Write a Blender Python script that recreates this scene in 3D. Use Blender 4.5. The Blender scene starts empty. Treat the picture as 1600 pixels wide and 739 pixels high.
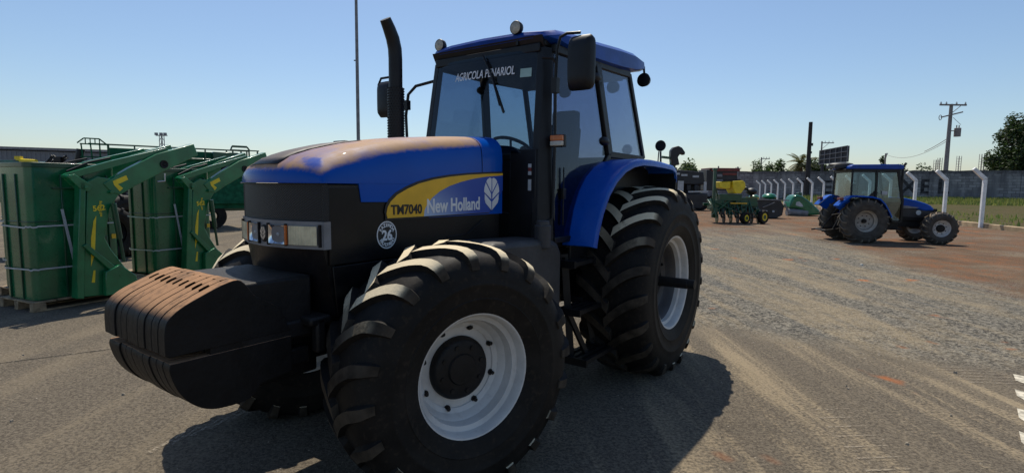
import bpy, bmesh, math, random
import numpy as np
from mathutils import Vector, Matrix
R_ = math.radians
rnd = random.Random(7)
scn = bpy.context.scene
C = scn.collection

# ------------------------------------------------------------------ camera
CAM_H, F_PX, PITCH, ROLL = 1.820, 832.26, 0.094304, 0.010728
cp, sp, cr, sr = math.cos(PITCH), math.sin(PITCH), math.cos(ROLL), math.sin(ROLL)
right0, fwd, up0 = Vector((1, 0, 0)), Vector((0, cp, -sp)), Vector((0, sp, cp))
lx, ly = right0 * cr + up0 * sr, up0 * cr - right0 * sr
cam = bpy.data.cameras.new('camera'); camo = bpy.data.objects.new('camera', cam); C.objects.link(camo)
m = Matrix((lx, ly, -fwd)).transposed().to_4x4(); m.translation = (0, 0, CAM_H)
camo.matrix_world = m
cam.sensor_width = 36; cam.lens = 36 * F_PX / 1600; cam.clip_start = .05; cam.clip_end = 6000
scn.camera = camo

# ------------------------------------------------------------------ light
SUN_EL, SUN_AZ = R_(60), R_(-7)            # azimuth from +Y towards +X
world = bpy.data.worlds.new('World'); scn.world = world; world.use_nodes = True
wn = world.node_tree.nodes; wl = world.node_tree.links
sky = wn.new('ShaderNodeTexSky'); sky.sky_type = 'NISHITA'; sky.sun_disc = False
sky.sun_elevation = SUN_EL; sky.sun_rotation = SUN_AZ
sky.air_density = 1.15; sky.dust_density = 0.8; sky.ozone_density = 4.5; sky.altitude = 300
bg = wn['Background']; bg.inputs['Strength'].default_value = 0.113
wl.new(sky.outputs[0], bg.inputs['Color'])
sl = bpy.data.lights.new('sun', 'SUN'); sl.energy = 4.7; sl.angle = R_(.5); sl.color = (1, .93, .80)
so = bpy.data.objects.new('sun', sl); C.objects.link(so)
sd = Vector((math.sin(SUN_AZ) * math.cos(SUN_EL), math.cos(SUN_AZ) * math.cos(SUN_EL), math.sin(SUN_EL)))
so.rotation_euler = sd.to_track_quat('Z', 'Y').to_euler(); so.location = (0, 0, 30)
scn.view_settings.view_transform = 'Standard'; scn.view_settings.look = 'None'
scn.view_settings.exposure = 0; scn.view_settings.gamma = 1

# ------------------------------------------------------------------ where things stand (read off the picture once, then fixed in metres)
def ray(u, v):
    a, b = u - 800, v - 369.5
    return fwd + (lx * a - ly * b) / F_PX
def gnd(u, v, z=0.0):
    d = ray(u, v); t = (z - CAM_H) / d.z
    return Vector((d.x * t, d.y * t, z))
def at(u, v, Y):
    d = ray(u, v); t = Y / d.y
    return Vector((d.x * t, Y, CAM_H + d.z * t))

# ------------------------------------------------------------------ materials
MATS = {}
def nt(name):
    mt = bpy.data.materials.new(name); mt.use_nodes = True
    t = mt.node_tree
    return mt, t, t.nodes['Principled BSDF']
class G:
    """tiny node-graph helper"""
    def __init__(s, tree): s.t = tree
    def n(s, kind, **kw):
        o = s.t.nodes.new(kind)
        for k, v in kw.items(): setattr(o, k, v)
        return o
    def put(s, sock, v):
        if hasattr(v, 'is_linked'): s.t.links.new(v, sock)
        elif isinstance(v, (tuple, list)) and len(v) == 3 and sock.type == 'RGBA': sock.default_value = (*v, 1)
        else: sock.default_value = v
    def math(s, op, a, b=0.0, c=0.0, clamp=False):
        o = s.n('ShaderNodeMath', operation=op, use_clamp=clamp)
        s.put(o.inputs[0], a); s.put(o.inputs[1], b); s.put(o.inputs[2], c)
        return o.outputs[0]
    def noise(s, vec, scale, detail=4, rough=.55, dist=0):
        o = s.n('ShaderNodeTexNoise')
        if vec is not None: s.put(o.inputs['Vector'], vec)
        o.inputs['Scale'].default_value = scale; o.inputs['Detail'].default_value = detail
        o.inputs['Roughness'].default_value = rough; o.inputs['Distortion'].default_value = dist
        return o.outputs['Fac']
    def voro(s, vec, scale, feat='F1', out='Distance'):
        o = s.n('ShaderNodeTexVoronoi', feature=feat)
        if vec is not None: s.put(o.inputs['Vector'], vec)
        o.inputs['Scale'].default_value = scale
        return o.outputs[out]
    def ramp(s, v, a, b, lo=0., hi=1.):
        o = s.n('ShaderNodeMapRange', interpolation_type='SMOOTHSTEP')
        s.put(o.inputs[0], v); o.inputs[1].default_value = a; o.inputs[2].default_value = b
        o.inputs[3].default_value = lo; o.inputs[4].default_value = hi
        return o.outputs[0]
    def mix(s, f, a, b):
        o = s.n('ShaderNodeMix', data_type='RGBA')
        s.put(o.inputs[0], f); s.put(o.inputs[6], a); s.put(o.inputs[7], b)
        return o.outputs[2]
    def coord(s, which='Object'): return s.n('ShaderNodeTexCoord').outputs[which]
    def xyz(s, v):
        o = s.n('ShaderNodeSeparateXYZ'); s.put(o.inputs[0], v); return o.outputs
    def normz(s):
        g = s.n('ShaderNodeNewGeometry'); return s.xyz(g.outputs['Normal'])[2]
    def scale(s, v, x, y, z):
        o = s.n('ShaderNodeMapping'); s.put(o.inputs[0], v); o.inputs['Scale'].default_value = (x, y, z); return o.outputs[0]
    def bump(s, h, strength, dist=.01):
        o = s.n('ShaderNodeBump'); s.put(o.inputs['Height'], h)
        o.inputs['Strength'].default_value = strength; o.inputs['Distance'].default_value = dist
        return o.outputs[0]

def mat(name, col, rough=.5, metal=0., var=.18, scale=6., bump=.0, bscale=40., dust=0., dustcol=(.30, .21, .135), coat=0., spec=.5, grime=0., up0=.35, up1=.92):
    """painted / plastic / metal surface with uneven tone, uneven gloss, optional dust lying on faces that look up"""
    mt, t, p = nt(name); g = G(t)
    co = g.coord('Object')
    n1 = g.noise(co, scale, 5); n2 = g.noise(co, scale * 6, 4)
    dark = tuple(c * (1 - var * 1.6) for c in col); lite = tuple(min(1, c * (1 + var * 1.4)) for c in col)
    c = g.mix(g.ramp(n1, .3, .7), dark, lite)
    if grime:
        c = g.mix(g.math('MULTIPLY', g.ramp(n2, .52, .72), grime), c, tuple(.5 * a + .5 * b for a, b in zip((.16, .115, .075), col)))
    r = g.math('ADD', g.math('MULTIPLY', n2, .25), rough - .125, clamp=True)
    if dust:
        up = g.ramp(g.normz(), up0, up1)
        f = g.math('MULTIPLY', up, g.ramp(g.math('ADD', g.math('MULTIPLY', n1, .6), g.math('MULTIPLY', n2, .4)), .30, .55, .35, 1))
        f = g.math('MULTIPLY', f, dust, clamp=True)
        c = g.mix(f, c, dustcol); r = g.math('ADD', r, g.math('MULTIPLY', f, .5), clamp=True)
        cw = g.math('MULTIPLY', g.math('SUBTRACT', 1., f), coat); g.put(p.inputs['Coat Weight'], cw)
    else: p.inputs['Coat Weight'].default_value = coat
    p.inputs['Coat Roughness'].default_value = .06
    g.put(p.inputs['Base Color'], c); g.put(p.inputs['Roughness'], r)
    p.inputs['Metallic'].default_value = metal; p.inputs['Specular IOR Level'].default_value = spec
    if bump: g.put(p.inputs['Normal'], g.bump(g.noise(co, bscale, 4), bump))
    MATS[name] = mt
    return mt

M = {}
M['blue'] = mat('tractor blue paint', (.0008, .066, .38), .34, var=.10, scale=1.5, coat=.08, spec=.18, grime=.05)
M['fenderblue'] = mat('bright blue fender paint', (.0006, .080, .46), .30, var=.10, scale=1.5, coat=.12, spec=.22, grime=.03)
M['roofblue'] = mat('roof blue paint', (.001, .048, .30), .38, var=.1, coat=.1, spec=.25, grime=.08)
M['black'] = mat('black plastic', (.0075, .0075, .009), .45, var=.2, spec=.35, dust=.12, dustcol=(.07, .055, .045))
M['blackpaint'] = mat('black painted panel', (.0045, .0045, .006), .36, var=.2, spec=.28, grime=.04)
M['iron'] = mat('dark cast iron', (.008, .0075, .008), .55, var=.3, spec=.3, bump=.25, dust=.15, dustcol=(.07, .055, .04))
M['weight'] = mat('weight iron with red dust', (.006, .0055, .006), .55, var=.3, spec=.25, bump=.3, bscale=30, dust=1.1, dustcol=(.37, .205, .11), grime=.04, up0=.50, up1=.90)
M['rubber'] = mat('tyre rubber', (.0125, .0105, .009), .68, var=.25, scale=5, bump=.15, spec=.22, grime=.22)
M['lug'] = mat('dusty lug with painted sunlight', (.050, .040, .030), .75, var=.35, scale=7, bump=.3, dust=2.2, dustcol=(.74, .62, .42), spec=.2, grime=.12)  # dusty lugs; tan on up-facing tops lightened to paint in sunlight
M['rubber2'] = mat('dusty tyre rubber', (.05, .043, .035), .75, var=.25, scale=5, bump=.2, grime=.4)
M['lug2'] = mat('pale dusty lug', (.12, .10, .075), .8, var=.3, scale=7, bump=.25, dust=.6)
M['rim'] = mat('off-white wheel paint', (.58, .56, .53), .45, var=.08, scale=4, grime=.22)
M['rimshade'] = mat('shade-darkened wheel paint', (.055, .052, .052), .5, var=.15, scale=4, grime=.3)  # inside of the rear rims: shade painted into the wheel colour
M['chrome'] = mat('steel', (.45, .45, .47), .3, metal=.9, var=.1)
M['greymetal'] = mat('grey painted metal', (.19, .19, .20), .5, var=.15, grime=.15)
M['glasslens'] = mat('clear lamp lens', (.70, .72, .76), .14, metal=.95, var=.12, scale=18)
M['tank'] = mat('grey black moulded plastic', (.042, .042, .045), .55, var=.15, spec=.4, dust=.2, dustcol=(.10, .085, .07))
M['greenarm'] = mat('bright green paint', (.004, .150, .052), .32, var=.16, scale=3, coat=.35, grime=.08)
M['creamlens'] = mat('dull cream lamp lens', (.40, .37, .30), .3, var=.2, scale=30)
M['amberlens'] = mat('pale ribbed lamp lens', (.62, .56, .38), .2, var=.15, scale=12)
M['amber'] = mat('amber lamp lens', (.55, .14, .03), .25, var=.1)
M['white'] = mat('white paint', (.52, .49, .42), .6, var=.06, grime=.15)
M['whitedecal'] = mat('white vinyl lettering', (.74, .75, .76), .5, var=.03)
M['blackdecal'] = mat('black vinyl lettering', (.012, .012, .012), .5, var=.03)
M['yellowdecal'] = mat('yellow vinyl', (.78, .45, .02), .4, var=.05)
M['yellow'] = mat('yellow plastic', (.78, .58, .02), .4, var=.08)
M['green'] = mat('green paint', (.003, .118, .044), .3, var=.16, scale=2.5, coat=.4, grime=.05)
M['greend'] = mat('deep green paint', (.002, .06, .026), .36, var=.2, scale=2.5, coat=.3, grime=.14)
M['stickerpale'] = mat('pale green sticker', (.35, .50, .45), .5, var=.1)
M['greenpale'] = mat('faded green paint', (.014, .10, .052), .85, var=.2, grime=.2, spec=.1)
M['wood'] = mat('pallet wood', (.30, .21, .12), .8, var=.3, scale=9, bump=.3)
M['strap'] = mat('grey strap', (.42, .45, .47), .5, var=.1)
M['concrete'] = mat('pale concrete', (.46, .44, .39), .9, var=.14, scale=3, bump=.3, grime=.3)
M['postwhite'] = mat('whitewashed concrete', (.84, .84, .83), .85, var=.08, scale=3, bump=.2, grime=.25)
M['kerb'] = mat('dusty kerb concrete', (.40, .29, .17), .9, var=.2, scale=2, bump=.3, grime=.3)
M['polewood'] = mat('dark pole', (.035, .028, .028), .8, var=.25)
M['polegrey'] = mat('concrete pole', (.24, .22, .21), .85, var=.15)
M['redpaint'] = mat('dull red paint', (.16, .025, .02), .5, var=.2, grime=.3)
M['darkbox'] = mat('dark machine paint', (.016, .017, .021), .5, var=.3, grime=.2, scale=2)
M['cloth'] = mat('dark seat cloth', (.02, .021, .023), .85, var=.2)
M['building'] = mat('grey corrugated cladding', (.17, .18, .20), .6, var=.07)
M['void'] = mat('dark gap', (.003, .003, .003), .9, spec=0., var=.1)
M['vent'] = mat('dark hood vent screen', (.022, .026, .038), .45, var=.3, spec=.5, dust=.35, dustcol=(.25, .17, .11))
M['boarddark'] = mat('back of billboard', (.028, .032, .040), .7, var=.2)

def mat_hood():
    mt, t, p = nt('blue hood paint under red dust'); g = G(t)
    co = g.coord('Object'); x, y, z = g.xyz(co)
    n1 = g.noise(co, 3.2, 5, .6); n2 = g.noise(co, 26, 4)
    blue = g.mix(g.ramp(g.noise(co, 1.5, 3), .3, .7), (.0003, .062, .36), (.0006, .080, .44))
    st = g.noise(g.scale(co, .35, 3.0, 1), 9, 4, .65)
    up = g.ramp(g.math('ADD', g.normz(), g.math('ADD', g.math('MULTIPLY', g.math('SUBTRACT', st, .5), .28), g.math('MULTIPLY', g.math('SUBTRACT', n2, .5), .22))), .34, .62)
    lim = g.ramp(g.math('ADD', x, g.math('MULTIPLY', g.math('SUBTRACT', n1, .5), .04)), 1.99, 2.03)
    f = g.math('MULTIPLY', up, lim)
    f = g.math('MULTIPLY', f, g.ramp(g.math('ADD', g.math('MULTIPLY', n1, .7), g.math('MULTIPLY', st, .3)), .34, .56, .6, 1))
    # a hand-wiped clean spot near the nose
    dx = g.math('SUBTRACT', x, 3.43); dy = g.math('SUBTRACT', y, .31)
    d2 = g.math('ADD', g.math('MULTIPLY', g.math('MULTIPLY', dx, dx), 1.6), g.math('MULTIPLY', dy, dy))
    f = g.math('MULTIPLY', f, g.ramp(g.math('ADD', d2, g.math('MULTIPLY', g.math('SUBTRACT', n1, .5), .05)), -.004, .005, .2, 1))
    c = g.mix(f, blue, g.mix(n2, (.37, .215, .125), (.46, .29, .175)))
    g.put(p.inputs['Base Color'], c)
    g.put(p.inputs['Roughness'], g.math('ADD', .24, g.math('MULTIPLY', f, .42)))
    p.inputs['Specular IOR Level'].default_value = .16; g.put(p.inputs['Coat Weight'], g.math('MULTIPLY', g.math('SUBTRACT', 1., f), .12)); p.inputs['Coat Roughness'].default_value = .05
    return mt
M['hood'] = mat_hood()

def mat_decal_blue():
    mt, t, p = nt('blue fading vinyl'); g = G(t)
    x = g.xyz(g.coord('Object'))
    f = g.ramp(g.math('ADD', x[0], g.math('MULTIPLY', x[2], -.5)), 1.22, 1.95)
    f = g.math('MULTIPLY', f, g.ramp(x[2], 1.60, 1.90, 1, .25))
    g.put(p.inputs['Base Color'], g.mix(f, (.008, .06, .38), (.42, .55, .74)))
    p.inputs['Roughness'].default_value = .35
    return mt
M['decalblue'] = mat_decal_blue()

def mat_glass(name, tint, gloss=.04):
    mt, t, p = nt(name); g = G(t); t.nodes.remove(p)
    tr = g.n('ShaderNodeBsdfTransparent'); tr.inputs[0].default_value = (*tint, 1)
    gl = g.n('ShaderNodeBsdfGlossy'); gl.inputs['Roughness'].default_value = .015; gl.inputs[0].default_value = (.9, .92, .95, 1)
    ge = g.n('ShaderNodeNewGeometry'); dt = g.n('ShaderNodeVectorMath', operation='DOT_PRODUCT')
    g.put(dt.inputs[0], ge.outputs['Incoming']); g.put(dt.inputs[1], ge.outputs['Normal'])
    k = g.math('SUBTRACT', 1., g.math('ABSOLUTE', dt.outputs['Value']), clamp=True)
    fac = g.math('ADD', gloss, g.math('MULTIPLY', g.math('POWER', k, 5.), .9), clamp=True)
    mx = g.n('ShaderNodeMixShader'); g.put(mx.inputs[0], fac); g.t.links.new(tr.outputs[0], mx.inputs[1]); g.t.links.new(gl.outputs[0], mx.inputs[2])
    g.t.links.new(mx.outputs[0], t.nodes['Material Output'].inputs[0])
    return mt
M['glass'] = mat_glass('smoked cab glass', (.50, .54, .64), .05)
M['glassrear'] = mat_glass('grey rear cab glass', (.62, .66, .74), .06)
M['glassfront'] = mat_glass('tinted windscreen glass', (.36, .50, .57), .04)
M['glassgreen'] = mat_glass('greenish cab glass', (.74, .84, .85), .06)

def mat_net(name, col, sc, hole):
    """fine black mesh of a radiator grille: tiny dark holes in a lattice"""
    mt, t, p = nt(name); g = G(t)
    x, y, z = g.xyz(g.coord('Object'))
    a = g.math('SINE', g.math('MULTIPLY', g.math('ADD', y, x), sc)); b = g.math('SINE', g.math('MULTIPLY', z, sc))
    h = g.math('MULTIPLY', a, b)
    g.put(p.inputs['Base Color'], g.mix(g.ramp(h, -.2, .5), hole, col)); p.inputs['Roughness'].default_value = .5
    g.put(p.inputs['Normal'], g.bump(h, .4, .004))
    return mt
M['mesh'] = mat_net('black grille mesh', (.010, .0095, .0095), 420, (.004, .004, .004))

def mat_leaf(name, a, b):
    mt, t, p = nt(name); g = G(t)
    o = g.n('ShaderNodeNewGeometry')
    rp = o.outputs['Random Per Island']
    c = g.mix(rp, a, b)
    g.put(p.inputs['Base Color'], c); p.inputs['Roughness'].default_value = .6
    tl = g.n('ShaderNodeBsdfTranslucent'); g.put(tl.inputs[0], c)
    mx = g.n('ShaderNodeMixShader'); mx.inputs[0].default_value = .42
    t.links.new(p.outputs[0], mx.inputs[1]); t.links.new(tl.outputs[0], mx.inputs[2]); t.links.new(mx.outputs[0], t.nodes['Material Output'].inputs[0])
    return mt
M['leafdark'] = mat_leaf('dark leaves', (.018, .040, .012), (.05, .085, .022))
M['leafmid'] = mat_leaf('mid green leaves', (.035, .070, .018), (.085, .13, .03))
M['leafpalm'] = mat_leaf('palm leaves', (.06, .085, .02), (.17, .15, .05))
M['grassleaf'] = mat_leaf('grass blades', (.10, .17, .03), (.30, .30, .09))
M['bark'] = mat('bark', (.10, .075, .055), .9, var=.3, bump=.4)

# ------------------------------------------------------------------ mesh helpers
class MB:
    def __init__(s): s.v = []; s.f = []; s.m = []
    def add(s, vs, fs, mi=0, T=None):
        o = len(s.v)
        for p in vs:
            p = Vector(p)
            s.v.append(tuple(T @ p) if T is not None else tuple(p))
        for f in fs: s.f.append(tuple(i + o for i in f)); s.m.append(mi)
        return s
    def box(s, c, d, mi=0, T=None, rz=0):
        x, y, z = d[0] / 2, d[1] / 2, d[2] / 2
        vs = [Vector((sx * x, sy * y, sz * z)) for sx in (-1, 1) for sy in (-1, 1) for sz in (-1, 1)]
        if rz: vs = [Matrix.Rotation(rz, 3, 'Z') @ v for v in vs]
        vs = [v + Vector(c) for v in vs]
        return s.add(vs, [(0, 1, 3, 2), (4, 6, 7, 5), (0, 4, 5, 1), (2, 3, 7, 6), (0, 2, 6, 4), (1, 5, 7, 3)], mi, T)
    def prism(s, poly, a, b, axis='y', mi=0, T=None):
        """polygon in the plane across `axis`, from a to b along it"""
        n = len(poly)
        def mk(p, q, w): return {'y': (p, w, q), 'x': (w, p, q), 'z': (p, q, w)}[axis]
        vs = [mk(p, q, a) for p, q in poly] + [mk(p, q, b) for p, q in poly]
        fs = [tuple(range(n)), tuple(range(2 * n - 1, n - 1, -1))] + [(i, (i + 1) % n, n + (i + 1) % n, n + i) for i in range(n)]
        return s.add(vs, fs, mi, T)
    def slab(s, pts, th, mi=0, T=None):
        """any flat polygon in space, given thickness th along its normal"""
        P = [Vector(p) for p in pts]; n = len(P); nn = Vector((0, 0, 0))
        for i in range(n): nn += P[i].cross(P[(i + 1) % n])
        nn.normalize()
        vs = P + [p - nn * th for p in P]
        fs = [tuple(range(n)), tuple(range(2 * n - 1, n - 1, -1))] + [(i, (i + 1) % n, n + (i + 1) % n, n + i) for i in range(n)]
        return s.add(vs, fs, mi, T)
    def tube(s, pts, r, n=10, mi=0, T=None, cap=True):
        P = [Vector(p) for p in pts]; rs = r if isinstance(r, (list, tuple)) else [r] * len(P)
        vs = []; prev = None
        for i, p in enumerate(P):
            d = (P[min(i + 1, len(P) - 1)] - P[max(i - 1, 0)]).normalized()
            if prev is None:
                a = d.orthogonal().normalized()
            else:
                a = (prev - d * prev.dot(d)).normalized()
            prev = a; b = d.cross(a)
            for k in range(n):
                t = 2 * math.pi * k / n
                vs.append(p + (a * math.cos(t) + b * math.sin(t)) * rs[i])
        fs = [(i * n + k, i * n + (k + 1) % n, (i + 1) * n + (k + 1) % n, (i + 1) * n + k) for i in range(len(P) - 1) for k in range(n)]
        if cap: fs += [tuple(range(n - 1, -1, -1)), tuple((len(P) - 1) * n + k for k in range(n))]
        return s.add(vs, fs, mi, T)
    def bar(s, a, b, w, h, mi=0, T=None, up=(0, 0, 1)):
        """rectangular bar from a to b"""
        a, b = Vector(a), Vector(b); d = (b - a).normalized(); u = Vector(up)
        sd_ = d.cross(u)
        if sd_.length < 1e-4: sd_ = d.cross(Vector((1, 0, 0)))
        sd_.normalize(); u = sd_.cross(d)
        vs = [p + sd_ * (i * w / 2) + u * (j * h / 2) for p in (a, b) for i, j in ((-1, -1), (1, -1), (1, 1), (-1, 1))]
        return s.add(vs, [(3, 2, 1, 0), (4, 5, 6, 7), (0, 1, 5, 4), (1, 2, 6, 5), (2, 3, 7, 6), (3, 0, 4, 7)], mi, T)
    def lathe(s, prof, n=48, mi=0, T=None, axis='y', closed=False, mats=None):
        """profile of (along-axis, radius)"""
        k = len(prof); vs = []
        for i in range(n):
            t = 2 * math.pi * i / n; c, sn = math.cos(t), math.sin(t)
            for a, r in prof: vs.append({'y': (r * c, a, r * sn), 'x': (a, r * c, r * sn), 'z': (r * c, r * sn, a)}[axis])
        o = len(s.v); kk = k if closed else k - 1
        for p in vs: s.v.append(tuple(T @ Vector(p)) if T is not None else tuple(p))
        for i in range(n):
            for j in range(kk):
                j2 = (j + 1) % k
                s.f.append((o + i * k + j, o + i * k + j2, o + ((i + 1) % n) * k + j2, o + ((i + 1) % n) * k + j)); s.m.append(mats[j] if mats else mi)
        return s
    def grid(s, rows, mi=0, T=None, wrap=False):
        n = len(rows[0]); vs = [p for r in rows for p in r]
        fs = [(i * n + j, i * n + (j + 1) % n, (i + 1) * n + (j + 1) % n, (i + 1) * n + j) for i in range(len(rows) - 1) for j in range(n if wrap else n - 1)]
        return s.add(vs, fs, mi, T)
    def ball(s, c, r, mi=0, T=None, n=12):
        rx, ry, rz = r if isinstance(r, (tuple, list)) else (r, r, r)
        rows = []
        for i in range(n // 2 + 1):
            a = math.pi * i / (n // 2)
            rows.append([(c[0] + rx * math.sin(a) * math.cos(2 * math.pi * k / n), c[1] + ry * math.sin(a) * math.sin(2 * math.pi * k / n), c[2] + rz * math.cos(a)) for k in range(n)])
        return s.grid(rows, mi, T, wrap=True)
    def build(s, name, mats, parent=None, smooth=40, bevel=0, seg=2, loc=None, rot=None, merge=True):
        me = bpy.data.meshes.new(name)
        me.from_pydata(s.v, [], s.f)
        if not isinstance(mats, (list, tuple)): mats = [mats]
        for mm in mats: me.materials.append(mm)
        if len(mats) > 1: me.polygons.foreach_set('material_index', s.m)
        b = bmesh.new(); b.from_mesh(me)
        if merge: bmesh.ops.remove_doubles(b, verts=b.verts, dist=1e-5)
        bmesh.ops.recalc_face_normals(b, faces=b.faces)
        b.to_mesh(me); b.free()
        if smooth:
            me.polygons.foreach_set('use_smooth', [True] * len(me.polygons)); me.set_sharp_from_angle(angle=R_(smooth))
        o = bpy.data.objects.new(name, me); C.objects.link(o)
        if parent is not None: o.parent = parent
        if loc is not None: o.location = loc
        if rot is not None: o.rotation_euler = rot
        if bevel:
            md = o.modifiers.new('bevel', 'BEVEL'); md.width = bevel; md.segments = seg; md.limit_method = 'ANGLE'; md.angle_limit = R_(35)
        return o

def empty(name, loc=(0, 0, 0), rz=0, parent=None):
    o = bpy.data.objects.new(name, None); C.objects.link(o); o.location = loc; o.rotation_euler = (0, 0, rz)
    o.empty_display_size = .2
    if parent is not None: o.parent = parent
    return o
def tag(o, label, cat, group=None):
    o['label'] = label; o['category'] = cat
    if group: o['group'] = group
    return o
def struct(o, kind='structure'):
    o['kind'] = kind; return o
def copy_tree(o, parent=None):
    c = o.copy(); C.objects.link(c)
    if parent is not None: c.parent = parent
    for ch in list(o.children): copy_tree(ch, c)
    return c

def text_mb(mb, s, size, T, mi=0, bold=.0, depth=.003, align='LEFT', sx=1., shear=0):
    """lettering as thin solid letters, baseline at T's origin, reading along T's x, up along T's y"""
    cu = bpy.data.curves.new('lettering', 'FONT'); cu.body = s; cu.size = size; cu.align_x = align
    cu.offset = bold; cu.extrude = depth / 2; cu.resolution_u = 4; cu.shear = shear
    o = bpy.data.objects.new('lettering', cu); C.objects.link(o)
    bpy.context.view_layer.update()
    dg = bpy.context.evaluated_depsgraph_get(); ev = o.evaluated_get(dg); me = ev.to_mesh()
    mb.add([(v.co.x * sx, v.co.y, v.co.z + depth / 2) for v in me.vertices], [tuple(p.vertices) for p in me.polygons], mi, T)
    ev.to_mesh_clear(); bpy.data.objects.remove(o); bpy.data.curves.remove(cu)
def frame(o, xd, yd):
    xd, yd = Vector(xd).normalized(), Vector(yd).normalized(); zd = xd.cross(yd)
    mm = Matrix((xd, yd, zd)).transposed().to_4x4(); mm.translation = Vector(o); return mm
# ------------------------------------------------------------------ ground
def mat_ground():
    mt, t, p = nt('dusty yard ground'); g = G(t)
    co = g.coord('Object'); x, y, z = g.xyz(co)
    nbig = g.noise(co, .35, 4, .6); nmid = g.noise(co, 1.7, 5, .6); nf = g.noise(co, 38, 4, .65); nvf = g.noise(co, 150, 3, .6)
    # streaks drawn out along the way the traffic runs (towards the far gate)
    def streak(rot, sx, sy, sc, det=4):
        o = g.n('ShaderNodeMapping'); g.put(o.inputs[0], co); o.inputs['Rotation'].default_value = (0, 0, rot); o.inputs['Scale'].default_value = (sx, sy, 1)
        return g.noise(o.outputs[0], sc, det, .6, .6)
    s1 = streak(R_(8), 1, .12, 1.5, 5); s2 = streak(R_(-18), 1, .10, 2.6, 4); s3 = streak(R_(86), 1, .10, 1.6, 4)
    wob = g.math('MULTIPLY', g.math('SUBTRACT', nbig, .5), 2.2); wob2 = g.math('MULTIPLY', g.math('SUBTRACT', nmid, .5), 1.1)
    d1 = g.math('ADD', g.math('ADD', g.math('MULTIPLY', x, .52), g.math('MULTIPLY', y, .854)), g.math('ADD', wob2, -7.15))
    right = g.ramp(g.math('ADD', x, wob2), -1.0, 1.2)
    gravel = g.math('MULTIPLY', g.ramp(d1, -.35, .5), right)
    def cell(sc):
        o = g.n('ShaderNodeTexVoronoi', feature='F1'); g.put(o.inputs['Vector'], co); o.inputs['Scale'].default_value = sc
        return g.xyz(o.outputs['Color'])[0], o.outputs['Distance']
    c1, e1 = cell(26); c2, e2 = cell(62); c3, e3 = cell(120)
    grit = g.math('ADD', g.math('MULTIPLY', c2, .5), g.math('MULTIPLY', c3, .5))
    # asphalt with tan dust on it
    asp = g.mix(g.ramp(g.math('ADD', g.math('MULTIPLY', nf, .6), g.math('MULTIPLY', grit, .4)), .33, .68), (.088, .073, .057), (.190, .160, .121))
    asp = g.mix(g.math('MULTIPLY', g.ramp(g.math('ADD', g.math('MULTIPLY', s3, .6), g.math('MULTIPLY', nf, .4)), .46, .62), .42), asp, (.275, .222, .152))
    asp = g.mix(g.math('MULTIPLY', g.ramp(g.math('ADD', g.math('MULTIPLY', s2, .65), g.math('MULTIPLY', nf, .35)), .50, .64), g.math('MULTIPLY', right, .75)), asp, (.36, .285, .185))
    # gravel: every chip its own tone, tan earth rubbed in along the wheel tracks
    chips = g.math('ADD', g.math('MULTIPLY', c1, .45), g.math('ADD', g.math('MULTIPLY', c2, .35), g.math('MULTIPLY', nf, .2)))
    gr = g.mix(g.ramp(chips, .22, .80), (.045, .043, .040), (.265, .238, .190))
    patch = g.ramp(g.math('ADD', g.math('MULTIPLY', s1, .55), g.math('ADD', g.math('MULTIPLY', nmid, .2), g.math('MULTIPLY', nf, .25))), .46, .60)
    gr = g.mix(g.math('MULTIPLY', patch, .64), gr, g.mix(grit, (.225, .175, .108), (.40, .318, .205)))
    gr = g.mix(g.math('MULTIPLY', g.ramp(s2, .54, .68), .45), gr, (.105, .105, .10))
    grain = g.ramp(e1, .10, .60)
    c = g.mix(gravel, asp, gr)
    # red soil at the far right and beyond
    lim = g.math('SUBTRACT', g.math('ADD', x, g.math('ADD', g.math('MULTIPLY', wob, .9), g.math('MULTIPLY', wob2, 1.6))), g.math('ADD', 6.6, g.math('MULTIPLY', y, .23)))
    r1 = g.ramp(lim, -.5, .9); far = g.ramp(g.math('ADD', y, g.math('MULTIPLY', wob, 3.)), 19, 27)
    far = g.math('MULTIPLY', far, g.ramp(x, -3, 2))
    red = g.math('MULTIPLY', g.math('MAXIMUM', r1, far), g.ramp(g.math('ADD', g.math('MULTIPLY', g.noise(g.scale(co, .5, 1, 1), .55, 5, .65), .75), g.math('MULTIPLY', nf, .25)), .38, .56, .30, 1))
    rc = g.mix(g.ramp(g.math('ADD', g.math('MULTIPLY', nmid, .6), g.math('MULTIPLY', chips, .4)), .36, .60), (.25, .105, .048), (.135, .100, .068))
    rc = g.mix(g.math('MULTIPLY', g.ramp(g.math('ADD', g.math('MULTIPLY', s3, .7), g.math('MULTIPLY', nf, .3)), .47, .60), .7), rc, (.12, .080, .052))
    c = g.mix(red, c, rc)
    # spots of red earth dropped by wheels
    sp_ = g.math('MULTIPLY', g.ramp(g.noise(co, .9, 3, .5), .665, .72), .85)
    c = g.mix(g.math('MULTIPLY', sp_, g.ramp(x, .8, 2.2)), c, (.38, .13, .045))
    # left: oil-dark stains
    c = g.mix(g.math('MULTIPLY', g.ramp(g.noise(co, .8, 3), .62, .74), .45), c, (.05, .045, .04))
    c = g.mix(g.math('MULTIPLY', g.ramp(nvf, .62, .8), .35), c, (.36, .31, .24))
    c = g.mix(g.math('MULTIPLY', g.ramp(nvf, .40, .22), .5), c, (.03, .026, .022))
    g.put(p.inputs['Base Color'], c); p.inputs['Roughness'].default_value = .92; p.inputs['Specular IOR Level'].default_value = .08
    h = g.math('ADD', g.math('MULTIPLY', nf, .6), g.math('MULTIPLY', g.math('MULTIPLY', grain, g.math('ADD', gravel, red)), .35))
    h = g.math('ADD', h, g.math('MULTIPLY', nvf, .35))
    h = g.math('ADD', h, g.math('MULTIPLY', nmid, .9))
    g.put(p.inputs['Normal'], g.bump(h, .75, .035))
    return mt
M['ground'] = mat_ground()
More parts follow.
